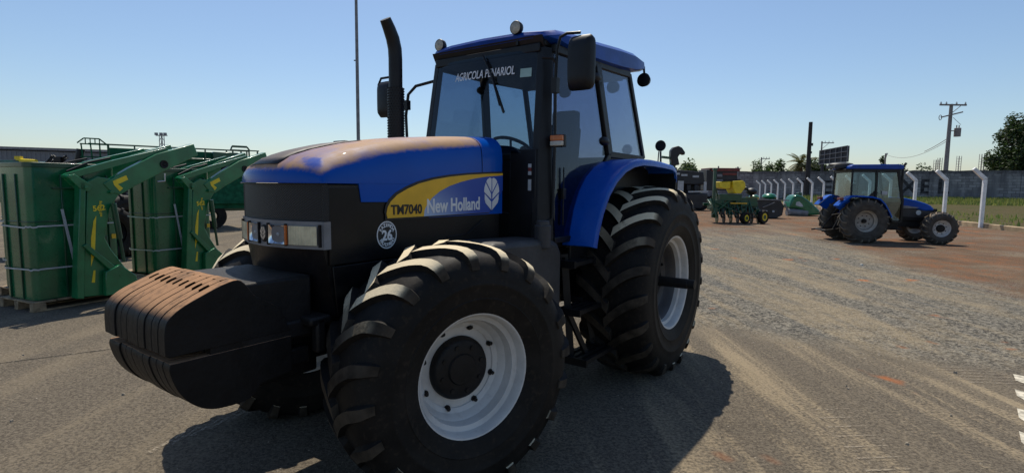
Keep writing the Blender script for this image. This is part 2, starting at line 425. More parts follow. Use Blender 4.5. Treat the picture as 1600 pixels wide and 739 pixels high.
b = MB(); S = 2500; b.add([(-S, -S, 0), (S, -S, 0), (S, S, 0), (-S, S, 0)], [(0, 1, 2, 3)])
struct(b.build('ground', M['ground'], smooth=0))

# loose chips of stone lying on the gravel
def stone(mb, c, r, flat=.32):
    o = []; k = 5; a0 = rnd.random() * 6
    rr = [r * rnd.uniform(.7, 1.2) for _ in range(k)]
    o = [(c[0] + rr[i] * math.cos(a0 + i * 6.283 / k), c[1] + rr[i] * math.sin(a0 + i * 6.283 / k), c[2] - .002) for i in range(k)]
    o += [(c[0] + .55 * rr[i] * math.cos(a0 + i * 6.283 / k), c[1] + .55 * rr[i] * math.sin(a0 + i * 6.283 / k), c[2] + r * flat * rnd.uniform(.7, 1.2)) for i in range(k)]
    mb.add(o, [(i, (i + 1) % k, k + (i + 1) % k, k + i) for i in range(k)] + [tuple(range(k, 2 * k))])
def mat_stone():
    mt, t, p = nt('stone chips'); g = G(t)
    rp = g.n('ShaderNodeNewGeometry').outputs['Random Per Island']
    g.put(p.inputs['Base Color'], g.mix(rp, (.14, .125, .105), (.38, .32, .24))); p.inputs['Roughness'].default_value = .9
    return mt
M['stone'] = mat_stone()
b = MB()
for _ in range(12000):
    Y = 5.6 + 14 * rnd.random() ** 1.7; X = rnd.uniform(1.0, 2.0 + .62 * Y)
    dd = .52 * X + .854 * Y - 7.15
    if dd < rnd.gauss(.2, .5) or X > 6.6 + .23 * Y + rnd.gauss(0, .6): continue
    stone(b, (X, Y, 0), rnd.choice((.004, .004, .005, .006, .007, .010, .016)) * (1 + .04 * (Y - 6)))
for _ in range(1500):
    Y = 2.6 + 6 * rnd.random(); X = rnd.uniform(-1.0 * Y - .3, 1.05 * Y); stone(b, (X, Y, 0), rnd.choice((.004, .005, .006, .009)))
struct(b.build('gravel', M['stone'], smooth=0, merge=False), 'stuff')
for k, (u, v_, r) in enumerate([(193, 617, .018), (18, 658, .016), (37, 555, .014), (1493, 583, .022), (1417, 694, .018), (1486, 650, .018), (1325, 608, .016), (1322, 603, .014), (1346, 415, .05)]):
    q = MB(); c = gnd(u, v_); stone(q, (0, 0, 0), r, .9)
    o = q.build('stone', M['stone'] if u != 1346 else M['concrete'], smooth=0, loc=c)
    tag(o, ['dark pebble on the asphalt below the front weights of the large tractor', 'dark pebble on the asphalt at the far left edge of the picture', 'dark pebble left of the front weights on pale asphalt', 'black pebble on the edge of the gravel nearest the white dashes',
            'dark pebble lowest down on the smooth asphalt at right', 'dark pebble in the middle of the smooth asphalt at right', 'dark pebble of a close pair on asphalt right of the rear wheel, the nearer one', 'dark pebble of a close pair on asphalt right of the rear wheel, the farther one', 'pale lump lying alone on the gravel in front of the small blue tractor'][k], 'stone', 'loose stones on the ground')

# painted dashes at the right edge, dusty tyre prints
b = MB()
for q in ([(1583, 584), (1640, 594), (1640, 612), (1587, 594)], [(1585.5, 607.5), (1640, 622), (1640, 645), (1589, 618)], [(1589, 637), (1640, 652), (1640, 682), (1592, 652)], [(1592, 673), (1640, 690), (1640, 728), (1596, 690)]):
    b.add([gnd(*p_, .004) for p_ in q], [(0, 1, 2, 3)])
M['mark'] = mat('worn road paint', (.52, .47, .37), .9, var=.3, scale=14, grime=.5)
struct(b.build('road_marking', M['mark'], smooth=0))
def mat_print():
    mt, t, p = nt('pale dust print'); g = G(t); co = g.coord('Object')
    f = g.ramp(g.noise(co, 45, 4, .7), .40, .58)
    p.inputs['Base Color'].default_value = (.30, .25, .185, 1); p.inputs['Roughness'].default_value = .95
    tr = g.n('ShaderNodeBsdfTransparent'); mx = g.n('ShaderNodeMixShader'); g.put(mx.inputs[0], g.math('MULTIPLY', f, .8))
    t.links.new(tr.outputs[0], mx.inputs[1]); t.links.new(p.outputs[0], mx.inputs[2]); t.links.new(mx.outputs[0], t.nodes['Material Output'].inputs[0])
    return mt
M['print'] = mat_print()
b = MB()
def strip(mb, a, c, w):
    a, c = Vector(a), Vector(c); d = (c - a).normalized(); n = Vector((-d.y, d.x, 0)) * w / 2
    mb.add([a - n, c - n * .6, c + n * .6, a + n], [(0, 1, 2, 3)])
A_, B_ = gnd(-20, 569, .004), gnd(185, 543, .004)
for i in range(19):
    t = i / 18; pp = A_.lerp(B_, t); strip(b, pp + Vector((-.10, -.06, 0)), pp + Vector((.16, .08, 0)), .035)
for i in range(10):
    pp = gnd(262, 690, .004).lerp(gnd(492, 600, .004), i / 9); strip(b, pp + Vector((-.03, -.16, 0)), pp + Vector((.03, .16, 0)), .04)
for i in range(7):
    pp = gnd(1300, 640, .004).lerp(gnd(1390, 735, .004), i / 6)
    strip(b, pp + Vector((-.16, .0, 0)), pp + Vector((.16, .03, 0)), .022)
for i in range(6):
    pp = gnd(1500, 575, .004).lerp(gnd(1570, 600, .004), i / 5); strip(b, pp + Vector((-.3, .05, 0)), pp + Vector((.3, .0, 0)), .02)
struct(b.build('tyre_tracks', M['print'], smooth=0, merge=False))
# ------------------------------------------------------------------ wheels (axis along y, +y outwards, rolling towards +x)
def interp(tab, x):
    xs = [a for a, b in tab]
    if x <= xs[0]: return tab[0][1]
    for (a, b), (c, d) in zip(tab, tab[1:]):
        if x <= c: return b + (d - b) * (x - a) / (c - a)
    return tab[-1][1]
def tyre_mb(R, rim, W, nl, lh, lw, axle, sweep, seg=96):
    mb = MB(); h = W / 2; Rc = R - lh; sidew = Rc - rim
    half = [(0, Rc), (h * .45, Rc - .006), (h * .72, Rc - .020), (h * .86, Rc - .042), (h * .955, Rc - .095),
            (h * .99, rim + sidew * .60), (h * 1.0, rim + sidew * .52), (h * 1.012, rim + sidew * .50), (h * 1.012, rim + sidew * .47), (h * .998, rim + sidew * .45), (h * .985, rim + sidew * .36), (h * .965, rim + sidew * .26), (h * .975, rim + sidew * .245), (h * .96, rim + sidew * .22), (h * .93, rim + sidew * .16), (h * .88, rim + .012), (h * .84, rim - .004)]
    prof = [(-a, r) for a, r in reversed(half[1:])] + half
    mb.lathe(prof, seg, 0)
    # arc-length table of one half of the profile, for lugs that run over the shoulder
    path = half[:6]; L = [0]
    for (a, r), (c, d) in zip(path, path[1:]): L.append(L[-1] + math.hypot(c - a, d - r))
    ly_ = [(l, p[0]) for l, p in zip(L, path)]; lr_ = [(l, p[1]) for l, p in zip(L, path)]
    Lend = L[4] + .10 * (L[5] - L[4])
    pitch = 2 * math.pi / nl; N = 12
    for side in (1, -1):
        for k in range(nl):
            a0 = k * pitch + (0 if side > 0 else pitch / 2)
            rows = []
            for i in range(N):
                t = i / (N - 1); l = -.035 * W + t * (Lend + .035 * W)
                yy = interp(ly_, l) if l > 0 else l; rr = interp(lr_, max(l, 0))
                ang = lambda q: a0 + sweep * (1 - (1 - max(min(q, 1), -.1)) ** 1.75) / R
                al = ang(t); da = (ang(t + .02) - ang(t - .02)) / .04 * R; dl = Lend
                tl = math.hypot(da, dl); # width runs along the circumference
                wtop = lw * (1 + .25 * t - .9 * max(0, t - .80)) * tl / dl * .9; wb = wtop * 1.35 + .012
                # outward direction of the surface here
                l2 = max(l, 0); e = .004
                dy = interp(ly_, l2 + e) - interp(ly_, max(l2 - e, 0)); dr = interp(lr_, l2 + e) - interp(lr_, max(l2 - e, 0))
                q = math.hypot(dy, dr) or 1; ny, nr = -dr / q, dy / q
                hh = lh * (1 if t < .74 else 1 - .72 * ((t - .74) / .26) ** 1.3)
                row = []
                for off, hgt in ((-wb / 2, -.012), (-wtop / 2, hh * .96), (wtop / 2, hh), (wb / 2, -.012)):
                    r2 = rr + nr * hgt; y2 = yy + ny * hgt; th = al + off / R
                    row.append((r2 * math.cos(th), side * y2, r2 * math.sin(th)))
                rows.append(row)
            o = len(mb.v); mb.v += [p for r in rows for p in r]
            for i in range(N - 1):
                for j in range(3):
                    mb.f.append((o + i * 4 + j, o + i * 4 + j + 1, o + (i + 1) * 4 + j + 1, o + (i + 1) * 4 + j)); mb.m.append(1 if j == 1 else 2)
            mb.f.append((o, o + 1, o + 2, o + 3)); mb.m.append(1)
            e_ = o + (N - 1) * 4; mb.f.append((e_ + 3, e_ + 2, e_ + 1, e_)); mb.m.append(1)
    # tyre sits on the ground: the foot is pressed flat and bulges a little
    vv = []
    for x, y, z in mb.v:
        if z < -axle + .10: y *= 1 + .05 * max(0, min(1, (-axle + .10 - z) / .10))
        if z < -axle + .002: z = -axle + .002 + (z + axle) * .02
        vv.append((x, y, z))
    mb.v = vv
    return mb
def wheel(name, parent, loc, rz, R, rim, W, nl, lh, lw, axle, sweep, yf, yd, hubr, hub_out, rimmats, tyremats, flip=False, bolts=8, discR=None, yi=None):
    """Empty wheel > tyre, rim, hub.  yf: flange, yd: disc, both along the axis from the tyre's middle"""
    w = empty('wheel', loc, rz, parent)
    S = Matrix.Scale(-1, 4, (0, 1, 0)) if flip else None
    t = tyre_mb(R, rim, W, nl, lh, lw, axle, sweep)
    if flip: t.v = [(x, -y, z) for x, y, z in t.v]
    t.build('tyre', tyremats, w, smooth=38)
    b = MB()
    yi = yi if yi is not None else -yf
    drop = rim * .80
    prof = [(yf + .004, rim - .012), (yf + .010, rim + .004), (yf, rim + .014), (yf - .02, rim + .006), (yf - .03, rim - .004), (yf - .5 * (yf - yi), drop - .012), (yi + .03, rim - .004), (yi + .02, rim + .006), (yi, rim + .014), (yi - .01, rim), (yi + .002, rim - .022),
            (yi + .05, rim - .04), (yi + .10, drop - .03), (yd - .04, drop - .035)]
    b.lathe(prof, 64)
    prof2 = [(yf + .004, rim - .012), (yf - .014, rim - .024), (yf - .055, rim - .030), (yf - .066, rim - .058), (yf - .105, rim - .066), (yf - .125, drop + .008), (yd + .06, drop - .006), (yd + .028, drop - .022),
             (yd + .012, drop - .05), (yd + .004, hubr + .06), (yd, hubr - .01), (yd - .02, hubr - .01), (yd - .025, drop - .02), (yd - .04, drop - .035)]
    b.lathe(prof2, 64, mats=[0] * 4 + [1] * 9)
    if flip: b.v = [(x, -y, z) for x, y, z in b.v]
    b.build('rim', rimmats, w, smooth=30)
    hb = MB(); d = Matrix.Scale(-1, 4, (0, 1, 0)) if flip else Matrix.Identity(4)
    ho = yd + hub_out
    hb.lathe([(yd - .3, 0), (yd - .3, hubr * .8), (yd - .01, hubr * 1.0), (ho - .03, hubr * .985), (ho - .008, hubr * .93), (ho, hubr * .86), (ho, hubr * .5), (ho + .012, hubr * .46), (ho + .012, 0)], 40, T=d)
    for i in range(bolts):
        a = 2 * math.pi * (i + .4) / bolts; rb = (hubr + .06 + drop - .05) / 2 if discR is None else discR
        hb.lathe([(yd - .005, 0), (yd - .005, .020), (yd + .016, .020), (yd + .016, .012), (yd + .034, .012), (yd + .034, 0)], 8, T=d @ Matrix.Translation((rb * math.cos(a), 0, rb * math.sin(a))))
        a2 = a + .2
        hb.lathe([(ho - .01, 0), (ho - .01, .014), (ho + .008, .014), (ho + .008, 0)], 6, T=d @ Matrix.Translation((hubr * .72 * math.cos(a2), 0, hubr * .72 * math.sin(a2))))
    hb.build('hub', M['iron'], w, smooth=35)
    return w

# ------------------------------------------------------------------ the big blue tractor (x forwards, y to its left, origin under the rear axle)
PHI = 0.617913
TX, TY = 0.59709, 5.98231
TRZ = math.atan2(-math.cos(PHI), -math.sin(PHI))
trac = tag(empty('tractor', (TX, TY, 0), TRZ), 'large blue tractor with dusty hood and front weights, its windscreen lettered in white', 'tractor')
# --- wheels
tm = [M['rubber'], M['lug'], M['rubber']]; rmw = [M['rim'], M['rim']]
ST = -0.3112; AX_F, AX_R = .720, .880
for side in (1, -1):
    kp = Vector((2.79, .75 * side, AX_F)); out = Vector((-math.sin(ST), math.cos(ST), 0)) * side
    c = kp + out * (.095 if side > 0 else .17)
    wheel('wheel', trac, c, ST, .768, .374, .60, 20, .038, .060, AX_F, .205, .245, .045, .195, .055, rmw, tm, flip=side < 0)
for side in (1, -1):
    w = wheel('wheel', trac, (0, .955 * side, AX_R), 0, .955, .462, .70, 21, .044, .072, AX_R, .26, .292, .06, .20, .05, [M['rim'], M['rimshade']], tm, flip=side < 0)
    ab = MB(); ab.lathe([(.0, 0), (.0, .052), (.44 if side > 0 else .3, .050), (.445 if side > 0 else .305, .046), (.51 if side > 0 else .31, .046), (.512 if side > 0 else .312, 0)], 20, T=Matrix.Scale(side, 4, (0, 1, 0)))
    ab.build('axle_shaft', M['iron'], w, smooth=35)
# --- chassis and front axle
b = MB()
b.box((1.05, 0, .85), (2.6, .44, .48)); b.box((2.85, 0, .98), (1.1, .36, .26)); b.box((.0, 0, .88), (.6, .9, .46)); b.box((2.55, 0, 1.02), (1.5, .56, .34))
b.box((3.42, 0, .92), (.36, .40, .30)); b.box((.3, 0, 1.2), (1.2, 1.2, .25))
b.build('chassis', M['iron'], trac, bevel=.025)
b = MB()
b.tube([(2.79, -.62, AX_F), (2.79, -.28, AX_F - .02), (2.79, .28, AX_F - .02), (2.79, .62, AX_F)], [.11, .10, .10, .11], 14)
for s in (1, -1):
    b.lathe([(-.2, 0), (-.2, .12), (.1, .15), (.14, .13), (.14, 0)], 18, T=Matrix.Translation((2.79, .68 * s, AX_F)) @ Matrix.Rotation(ST, 4, 'Z') @ Matrix.Scale(s, 4, (0, 1, 0)))
    b.tube([(2.62, .2 * s, AX_F + .12), (2.58, .62 * s, AX_F + .10)], .03, 8)
b.ball((2.79, 0, AX_F), (.16, .14, .14))
b.build('front_axle', M['iron'], trac)
# --- hood: sections along x, nose bulging forwards
crest = [(1.77, 2.222), (2.18, 2.192), (2.62, 2.150), (2.84, 2.118), (3.05, 2.078), (3.20, 2.030), (3.32, 1.982), (3.40, 1.930), (3.425, 1.885), (3.43, 1.845), (3.43, 1.824)]
def ny(t): return t
def hood_row(x, zc, w):
    row = []
    for sgn in (1,):
        pass
    pts = [(0, 0), (.14, .001), (.26, .009), (.325, .022), (.365, .042), (.395, .070), (.412, .105), (.420, .150), (.424, .215), (.424, 9)]
    zb = [p[1] for p in pts]
    out = []
    for y, dz in pts:
        z = 1.824 if dz > 1 else zc - dz * min(1, max(0, (zc - 1.824) / .235))
        out.append((y, z))
    full = [(-y, z) for y, z in reversed(out[1:])] + out
    return [(x + .105 * w * (1 - (y / .424) ** 2) + .0, y, z) for y, z in full]
rows = []
for x, zc in crest:
    w = max(0, min(1, (x - 2.9) / .45)); w = w * w * (3 - 2 * w)
    rows.append(hood_row(x, zc, w))
hd = MB()
fine = []
for i in range(len(rows) - 1):
    n = 3 if i < 5 else 2
    for k in range(n): fine.append([tuple(Vector(p).lerp(Vector(q), k / n)) for p, q in zip(rows[i], rows[i + 1])])
fine.append(rows[-1])
hd.grid(fine)
hd.slab([fine[0][j] for j in range(len(fine[0]))], .01)
for s in (1, -1):
    # side skirts: front step, then the sweep above the lettering
    top = [(x, min(1.84, interp([(a, c_ - .215) for a, c_ in crest], x)) + (.0)) for x in (1.77, 2.2, 2.6, 2.9, 3.0, 3.185)]
    poly = [(1.77, 1.60), (1.77, 1.826), (3.185, 1.826), (3.168, 1.716), (2.90, 1.712), (2.90, 1.66), (2.6, 1.60)]
    hd.prism(poly, s * .424, s * .405, 'y')
hood = hd.build('hood', M['hood'], trac, smooth=35)
v = MB()
def hz(x, y): 
    zc = interp(crest, x); 
    return zc - .009 * (abs(y) / .26)
for y0, y1 in ((-.30, .10),):
    rowsv = [[(x + .105 * max(0, min(1, (x - 2.9) / .45)) ** 2 * (3 - 2 * max(0, min(1, (x - 2.9) / .45))) * (1 - (y / .424) ** 2) , y, interp(crest, x) - interp([(0, 0), (.14, .001), (.26, .009), (.325, .022)], abs(y)) + .004) for y in np.linspace(y0, y1, 6)] for x in np.linspace(2.90, 3.40, 9)]
    v.grid(rowsv)
vo = v.build('hood_vent_panel', M['vent'], hood)
sm = vo.modifiers.new('t', 'SOLIDIFY'); sm.thickness = .003; sm.offset = 0
for q_ in (((2.86, -.17, 2.11), (.03, .13, .02)), ((3.42, -.22, 1.94), (.03, .04, .015))): b = MB(); b.box(*q_); b.build('hood_latch', M['black'], hood, bevel=.004)
sb = MB()
sb.grid([[(x_, y + (.0012 if abs(y) > .4 and y > 0 else -.0012 if abs(y) > .4 else 0), z + .0012) for _, y, z in hood_row(x_, interp(crest, x_), 0)] for x_ in (2.026, 2.033)])
sb.build('panel_seam', M['void'], hood, smooth=0)
# black sides under the blue
b = MB()
for s in (1, -1):
    b.prism([(1.80, 1.36), (1.80, 1.61), (2.60, 1.61), (2.90, 1.66), (2.90, 1.715), (3.16, 1.715), (3.175, 1.80), (3.39, 1.80), (3.39, 1.36)], s * .418, s * .39, 'y')
    b.prism([(1.80, 1.16), (1.80, 1.352), (3.37, 1.352), (3.34, 1.06), (2.3, 1.10)], s * .416, s * .385, 'y')
    b.bar((2.02, s * .422, 1.56), (2.2, s * .422, 1.46), .008, .012); b.bar((2.2, s * .422, 1.46), (2.42, s * .422, 1.455), .008, .012)
b.build('side_panel', M['blackpaint'], trac, bevel=.006)
# --- front: grille, lamps, lower panel
def arc(y, x0=3.43, k=.105): return x0 + k * (1 - (y / .424) ** 2)
def front_band(mb, z0, z1, x0, k, ymax=.424, back=.03, mi=0, n=14, lean=0, ya=None):
    ys = np.linspace(-ymax if ya is None else ya, ymax, n)
    A = [(arc(y, x0, k), y, z0) for y in ys]; B = [(arc(y, x0 + lean, k), y, z1) for y in ys]
    A2 = [(x - back, y, z) for x, y, z in A]; B2 = [(x - back, y, z) for x, y, z in B]
    mb.grid([A2, A, B, B2, A2], mi)
    for rr in (0, -1): mb.add([A[rr], B[rr], B2[rr], A2[rr]], [(0, 1, 2, 3)], mi)
g_ = MB(); front_band(g_, 1.612, 1.822, 3.415, .100, .412)
for s in (1, -1): g_.prism([(3.20, 1.61), (3.18, 1.815), (3.425, 1.815), (3.425, 1.61)], s * .417, s * .40, 'y')
g_.build('grille', M['mesh'], trac, smooth=30)
g_ = MB(); front_band(g_, 1.455, 1.61, 3.425, .105, .426); 
for s in (1, -1): g_.prism([(3.385, 1.455), (3.385, 1.61), (3.43, 1.61), (3.43, 1.455)], s * .427, s * .40, 'y')
lamp_bar = g_.build('lamp_panel', M['greymetal'], trac, smooth=30)
def lamp(name, ya, yb, m_, out=.012, z0=1.472, z1=1.590, ribs=0):
    mb = MB(); n = 22; rowsl = []
    for k in range(9):
        v_ = -1 + 2 * k / 8; row = []
        for i, y in enumerate(np.linspace(ya, yb, n)):
            u_ = -1 + 2 * i / (n - 1)
            dd = .004 * (i % 2) if ribs else -.045 * (1 - u_ * u_) * (1 - v_ * v_)     # ribbed lens, or the bowl of a reflector
            row.append((arc(y, 3.425, .105) + out + dd, y, (z0 + z1) / 2 + v_ * ((z1 - z0) / 2 - .006)))
        rowsl.append(row)
    mb.grid(rowsl, 0)
    if not ribs:
        ym = (ya + yb) / 2; mb.ball((arc(ym, 3.425, .105) + out - .022, ym, (z0 + z1) / 2), (.016, .014, .014), 1)
    return mb.build(name, [m_, M['strap']], lamp_bar, smooth=30)
for s in (1, -1):
    lamp('headlight', .055 * s, .185 * s, M['glasslens'])
    lamp('turn_signal', .215 * s, .395 * s, M['amberlens'], ribs=1)
    f = MB()
    for yy in (.048, .192, .405):
        f.box((arc(yy, 3.425, .105) + .006, yy * s, 1.531), (.02, .007, .126)); f.build('lamp_divider', M['iron'], lamp_bar); f = MB()
    # amber edge between lamps
    f = MB(); f.box((arc(.199, 3.425, .105) + .012, .198 * s, 1.531), (.012, .012, .11)); f.build('reflector_strip', M['amber'], lamp_bar)
# leaf emblem
def leaf_badge(mb, T, w, h, mi=0, d=.004):
    def pl(pts): mb.add([(x * w, y * h, 0) for x, y in pts] + [(x * w, y * h, d) for x, y in pts],
        [tuple(range(len(pts))), tuple(range(2 * len(pts) - 1, len(pts) - 1, -1))] + [(i, (i + 1) % len(pts), len(pts) + (i + 1) % len(pts), len(pts) + i) for i in range(len(pts))], mi, T)
    for s in (1, -1):
        pl([(s * .03, .56), (s * .03, .98), (s * .14, 1.0), (s * .28, .95), (s * .36, .88)])
        pl([(s * .04, .34), (s * .05, .50), (s * .40, .84), (s * .48, .70), (s * .50, .58), (s * .47, .55)])
        pl([(s * .02, .0), (s * .04, .26), (s * .46, .50), (s * .46, .34), (s * .40, .22)])
    return mb
b = MB(); b.lathe([(0, 0), (0, .034), (.006, .034), (.008, .03), (.008, 0)], 24, axis='x', T=Matrix.Translation((arc(0, 3.425, .105), 0, 1.531)) @ Matrix.Scale(1.5, 4, (0, 0, 1)))
leaf_badge(b, frame((arc(0, 3.425, .105) + .008, 0, 1.492), (0, 1, 0), (0, 0, 1)), .055, .078, 1)
b.build('emblem', [M['iron'], M['chrome']], lamp_bar)
b = MB(); front_band(b, 1.06, 1.452, 3.335, .100, .405, lean=.075, back=.05)
b.build('lower_panel', M['blackpaint'], trac, smooth=30)
b = MB()
for s in (1,):
    b.box((3.475, -.03, 1.245), (.06, .13, .085)); 
b.build('tow_recess', M['iron'], trac, bevel=.012)
# --- lettering on the side
b = MB()
def side_poly(poly, y, mi, th=.002): b.prism(poly, y, y - th, 'y', mi)
outer = [(2.972, 1.612), (2.980, 1.640), (2.970, 1.680), (2.945, 1.715), (2.890, 1.757), (2.80, 1.796), (2.70, 1.829), (2.56, 1.858), (2.40, 1.880), (2.20, 1.898), (2.0, 1.910), (1.77, 1.920)]
inner = [(2.655, 1.612), (2.650, 1.650), (2.625, 1.690), (2.575, 1.735), (2.50, 1.778), (2.40, 1.815), (2.28, 1.845), (2.14, 1.870), (1.98, 1.889), (1.77, 1.903)]
side_poly([(x + .015, z + .013) for x, z in outer] + [(1.77, 1.933), (1.77, 1.78), (1.945, 1.607), (2.99, 1.600)], .4262, 2)
side_poly(outer + [(x, z) for x, z in reversed(inner)], .4285, 0)
side_poly(inner + [(1.77, 1.785), (1.945, 1.614)], .4285, 1)
T_ = frame((2.945, .4285, 1.634), (-1, 0, 0), (0, 0, 1)); text_mb(b, 'TM7040', .085, T_, 2, bold=.0022, sx=.94)
T_ = frame((2.632, .4285, 1.634), (-1, 0, .015), (0, 0, 1)); text_mb(b, 'New Holland', .132, T_, 3, bold=.0032, sx=.80)
leaf_badge(b, frame((1.915, .4285, 1.632), (-1, 0, 0), (0, 0, 1)), .19, .25, 3, .003)
b.build('side_lettering', [M['yellowdecal'], M['decalblue'], M['blackdecal'], M['whitedecal']], trac, smooth=0)
# round farm badge
b = MB(); cx, cz = 2.972, 1.508
S_ = Matrix.Translation((cx, .4182, cz)) @ Matrix.Scale(.93, 4, (1, 0, 0))
b.lathe([(0, .0), (.002, .0), (.002, .079), (0, .079)], 40, 2, T=S_)
b.lathe([(0, .079), (.003, .079), (.003, .086), (0, .086)], 40, 3, T=S_)
text_mb(b, '26', .088, frame((cx, .4202, cz - .032), (-1, 0, 0), (0, 0, 1)), 3, bold=.003, align='CENTER', sx=.95)
for word, a0, a1, inv in (("FAZENDA", 150, 30, 0), ("PAU D'ALHO", 212, 328, 1)):
    for i, ch in enumerate(word):
        a = R_(a0 + (a1 - a0) * i / (len(word) - 1)); rr = .052 if not inv else .072
        # seen from the left side: picture-right is -x
        pos = (cx - math.cos(a) * rr * .93, .4202, cz + math.sin(a) * rr); ta = a - math.pi / 2 if not inv else a + math.pi / 2
        text_mb(b, ch, .030, frame(pos, (-math.cos(ta), 0, math.sin(ta)), (math.sin(ta), 0, math.cos(ta))), 3, bold=.0008, align='CENTER')
b.build('farm_badge', [M['yellowdecal'], M['decalblue'], M['blackdecal'], M['whitedecal']], trac, smooth=0)

# --- front weights: ten plates on a carrier
def soft(pts, n=4):
    out = []
    for i in range(len(pts) - 1):
        p0, p1, p2, p3 = pts[max(i - 1, 0)], pts[i], pts[i + 1], pts[min(i + 2, len(pts) - 1)]
        for k in range(n):
            t = k / n; f = lambda a, b_, c, d: .5 * (2 * b_ + (c - a) * t + (2 * a - 5 * b_ + 4 * c - d) * t * t + (3 * b_ - a - 3 * c + d) * t ** 3)
            out.append((f(p0[0], p1[0], p2[0], p3[0]), f(p0[1], p1[1], p2[1], p3[1])))
    return out + [pts[-1]]
wt = [(3.62, 1.06), (3.66, 1.16), (3.80, 1.25), (3.865, 1.335), (3.94, 1.332), (4.05, 1.290), (4.15, 1.243), (4.205, 1.193), (4.219, 1.13), (4.219, 1.035), (4.20, 1.026), (3.60, 1.026)]
wlow = [(3.60, .995), (4.20, .995), (4.205, .96), (4.178, .87), (4.125, .79), (4.05, .735), (3.96, .715), (3.84, .72), (3.78, .78), (3.60, .80)]
wt = wt[:2] + soft(wt[2:10]) + wt[10:]; wlow = wlow[:1] + soft(wlow[1:9]) + wlow[9:]
NW = 10; HW = .355
for k in range(NW):
    y0 = -HW + 2 * HW * k / NW; y1 = y0 + 2 * HW / NW - (.002 if k not in (2, 8) else .006)
    b = MB(); dx = rnd.uniform(-.006, .006)
    # two notches for the lifting handles in the top edge
    top = [(3.50, 1.10), (3.52, 1.30), (3.62, 1.355), (3.80, 1.352)]
    b.prism([(x + dx, z) for x, z in wt], y0, y1, 'y'); b.prism([(x + dx, z) for x, z in wlow], y0, y1, 'y')
    b.prism([(3.60, .98), (3.60, 1.03), (4.02, 1.03), (4.02, .98)], y0 + .004, y1 - .004, 'y')
    b.build('weight_plate', M['weight'], trac, smooth=30, bevel=.003)
b = MB()
for k in range(NW + 1):
    y0 = -HW + 2 * HW * k / NW
    for xa in (3.885, 3.985):
        if -HW + .01 < y0 < HW - .01:
            ZW = [(3.865, 1.338), (3.94, 1.337), (4.0, 1.318), (4.05, 1.296), (4.14, 1.252)]
            b.prism([(xa, interp(ZW, xa)), (xa + .02, interp(ZW, xa + .02)), (xa + .045, interp(ZW, xa + .045)), (xa + .045, 1.20), (xa, 1.20)], y0 - .008, y0 + .005, 'y')
b.build('weight_slots', M['void'], trac, smooth=0)
b = MB()
b.box((3.66, 0, 1.02), (.44, .70, .10)); b.box((3.55, 0, .90), (.36, .50, .36)); b.box((3.60, .30, 1.12), (.24, .05, .24)); b.box((3.62, 0, .86), (.30, .66, .10))
b.box((3.65, 0, 1.155), (.40, .66, .31)); b.box((3.46, .33, 1.06), (.14, .20, .05)); b.box((3.46, .40, .98), (.06, .06, .2)); b.box((3.30, .32, 1.05), (.2, .1, .04))
b.build('weight_carrier', M['iron'], trac, bevel=.015)

# --- cab
def side_y(z, y0, y1): return y0 + (y1 - y0) * (z - 2.15) / .8
P = {}
for s in (1, -1):
    P['Ab', s] = Vector((1.575, .615 * s, 2.08)); P['At', s] = Vector((1.455, .575 * s, 2.945))
    P['Db', s] = Vector((1.47, .70 * s, 2.08)); P['Dt', s] = Vector((1.385, .643 * s, 2.945))
    P['Bb', s] = Vector((.475, .735 * s, 2.13)); P['Bt', s] = Vector((.64, .665 * s, 2.955))
    P['Cb', s] = Vector((-.43, .715 * s, 2.13)); P['Ct', s] = Vector((-.12, .655 * s, 2.99))
fr = MB()
def pil(a, b_, w, h): fr.bar(a, b_, w, h)
for s in (1, -1):
    # front pillar is a broad folded post from windscreen to door
    A0, A1, D0, D1 = P['Ab', s], P['At', s], P['Db', s], P['Dt', s]
    Al, Dl = Vector((1.60, .635 * s, 1.36)), Vector((1.49, .748 * s, 1.36))
    inn = Vector((-.05, -.05 * s, 0))
    ring = lambda a, d: [a + Vector((.012, -.03 * s, 0)), a + Vector((.005, .03 * s, 0)), d, d + Vector((-.03, -.03 * s, 0)), a + Vector((-.04, -.045 * s, 0))]
    fr.grid([[tuple(p) for p in ring(Al, Dl)], [tuple(p) for p in ring(A0, D0)], [tuple(p) for p in ring(A1, D1)]], wrap=True)
    fr.bar(P['Bb', s], P['Bt', s], .05, .10, up=(1, 0, 0)); fr.bar(P['Cb', s], P['Ct', s], .045, .06, up=(1, 0, 0))
    # top rails
    fr.bar(D1, P['Bt', s], .05, .07); fr.bar(P['Bt', s], P['Ct', s], .05, .07)
    fr.bar(P['Bb', s], P['Cb', s], .04, .06)
    fr.bar(P['Bb', s], Vector((1.24, .750 * s, 1.36)), .04, .06); fr.bar((1.24, .750 * s, 1.38), (1.49, .742 * s, 1.38), .04, .05)
    # closed side under the rear window, behind the fender
    fr.slab([(1.2, .71 * s, 1.36), (.475, .70 * s, 2.13), (-.45, .70 * s, 2.13), (-.45, .70 * s, 1.1), (1.2, .71 * s, 1.1)], .03 * s)
fr.bar(P['At', 1], P['At', -1], .06, .07); fr.bar(P['Ct', 1], P['Ct', -1], .06, .08); fr.bar(P['Cb', 1], P['Cb', -1], .06, .06)
fr.box((1.58, .50, 1.75), (.035, .26, .74)); fr.box((1.58, -.50, 1.75), (.035, .26, .74)); fr.box((1.53, 0, 1.45), (.12, 1.18, .3)); fr.box((1.57, 0, 2.06), (.04, 1.2, .05)); fr.box((1.57, 0, 1.78), (.03, .9, .6))
fr.box((.55, 0, 1.34), (2.2, 1.36, .06)); fr.slab([(-.43, .7, 2.13), (-.43, -.7, 2.13), (-.40, -.7, 1.1), (-.40, .7, 1.1)], .04)
fr.box((.7, 0, 2.985), (1.5, 1.22, .05))
fr.build('cab_frame', M['black'], trac, smooth=30, bevel=.008)
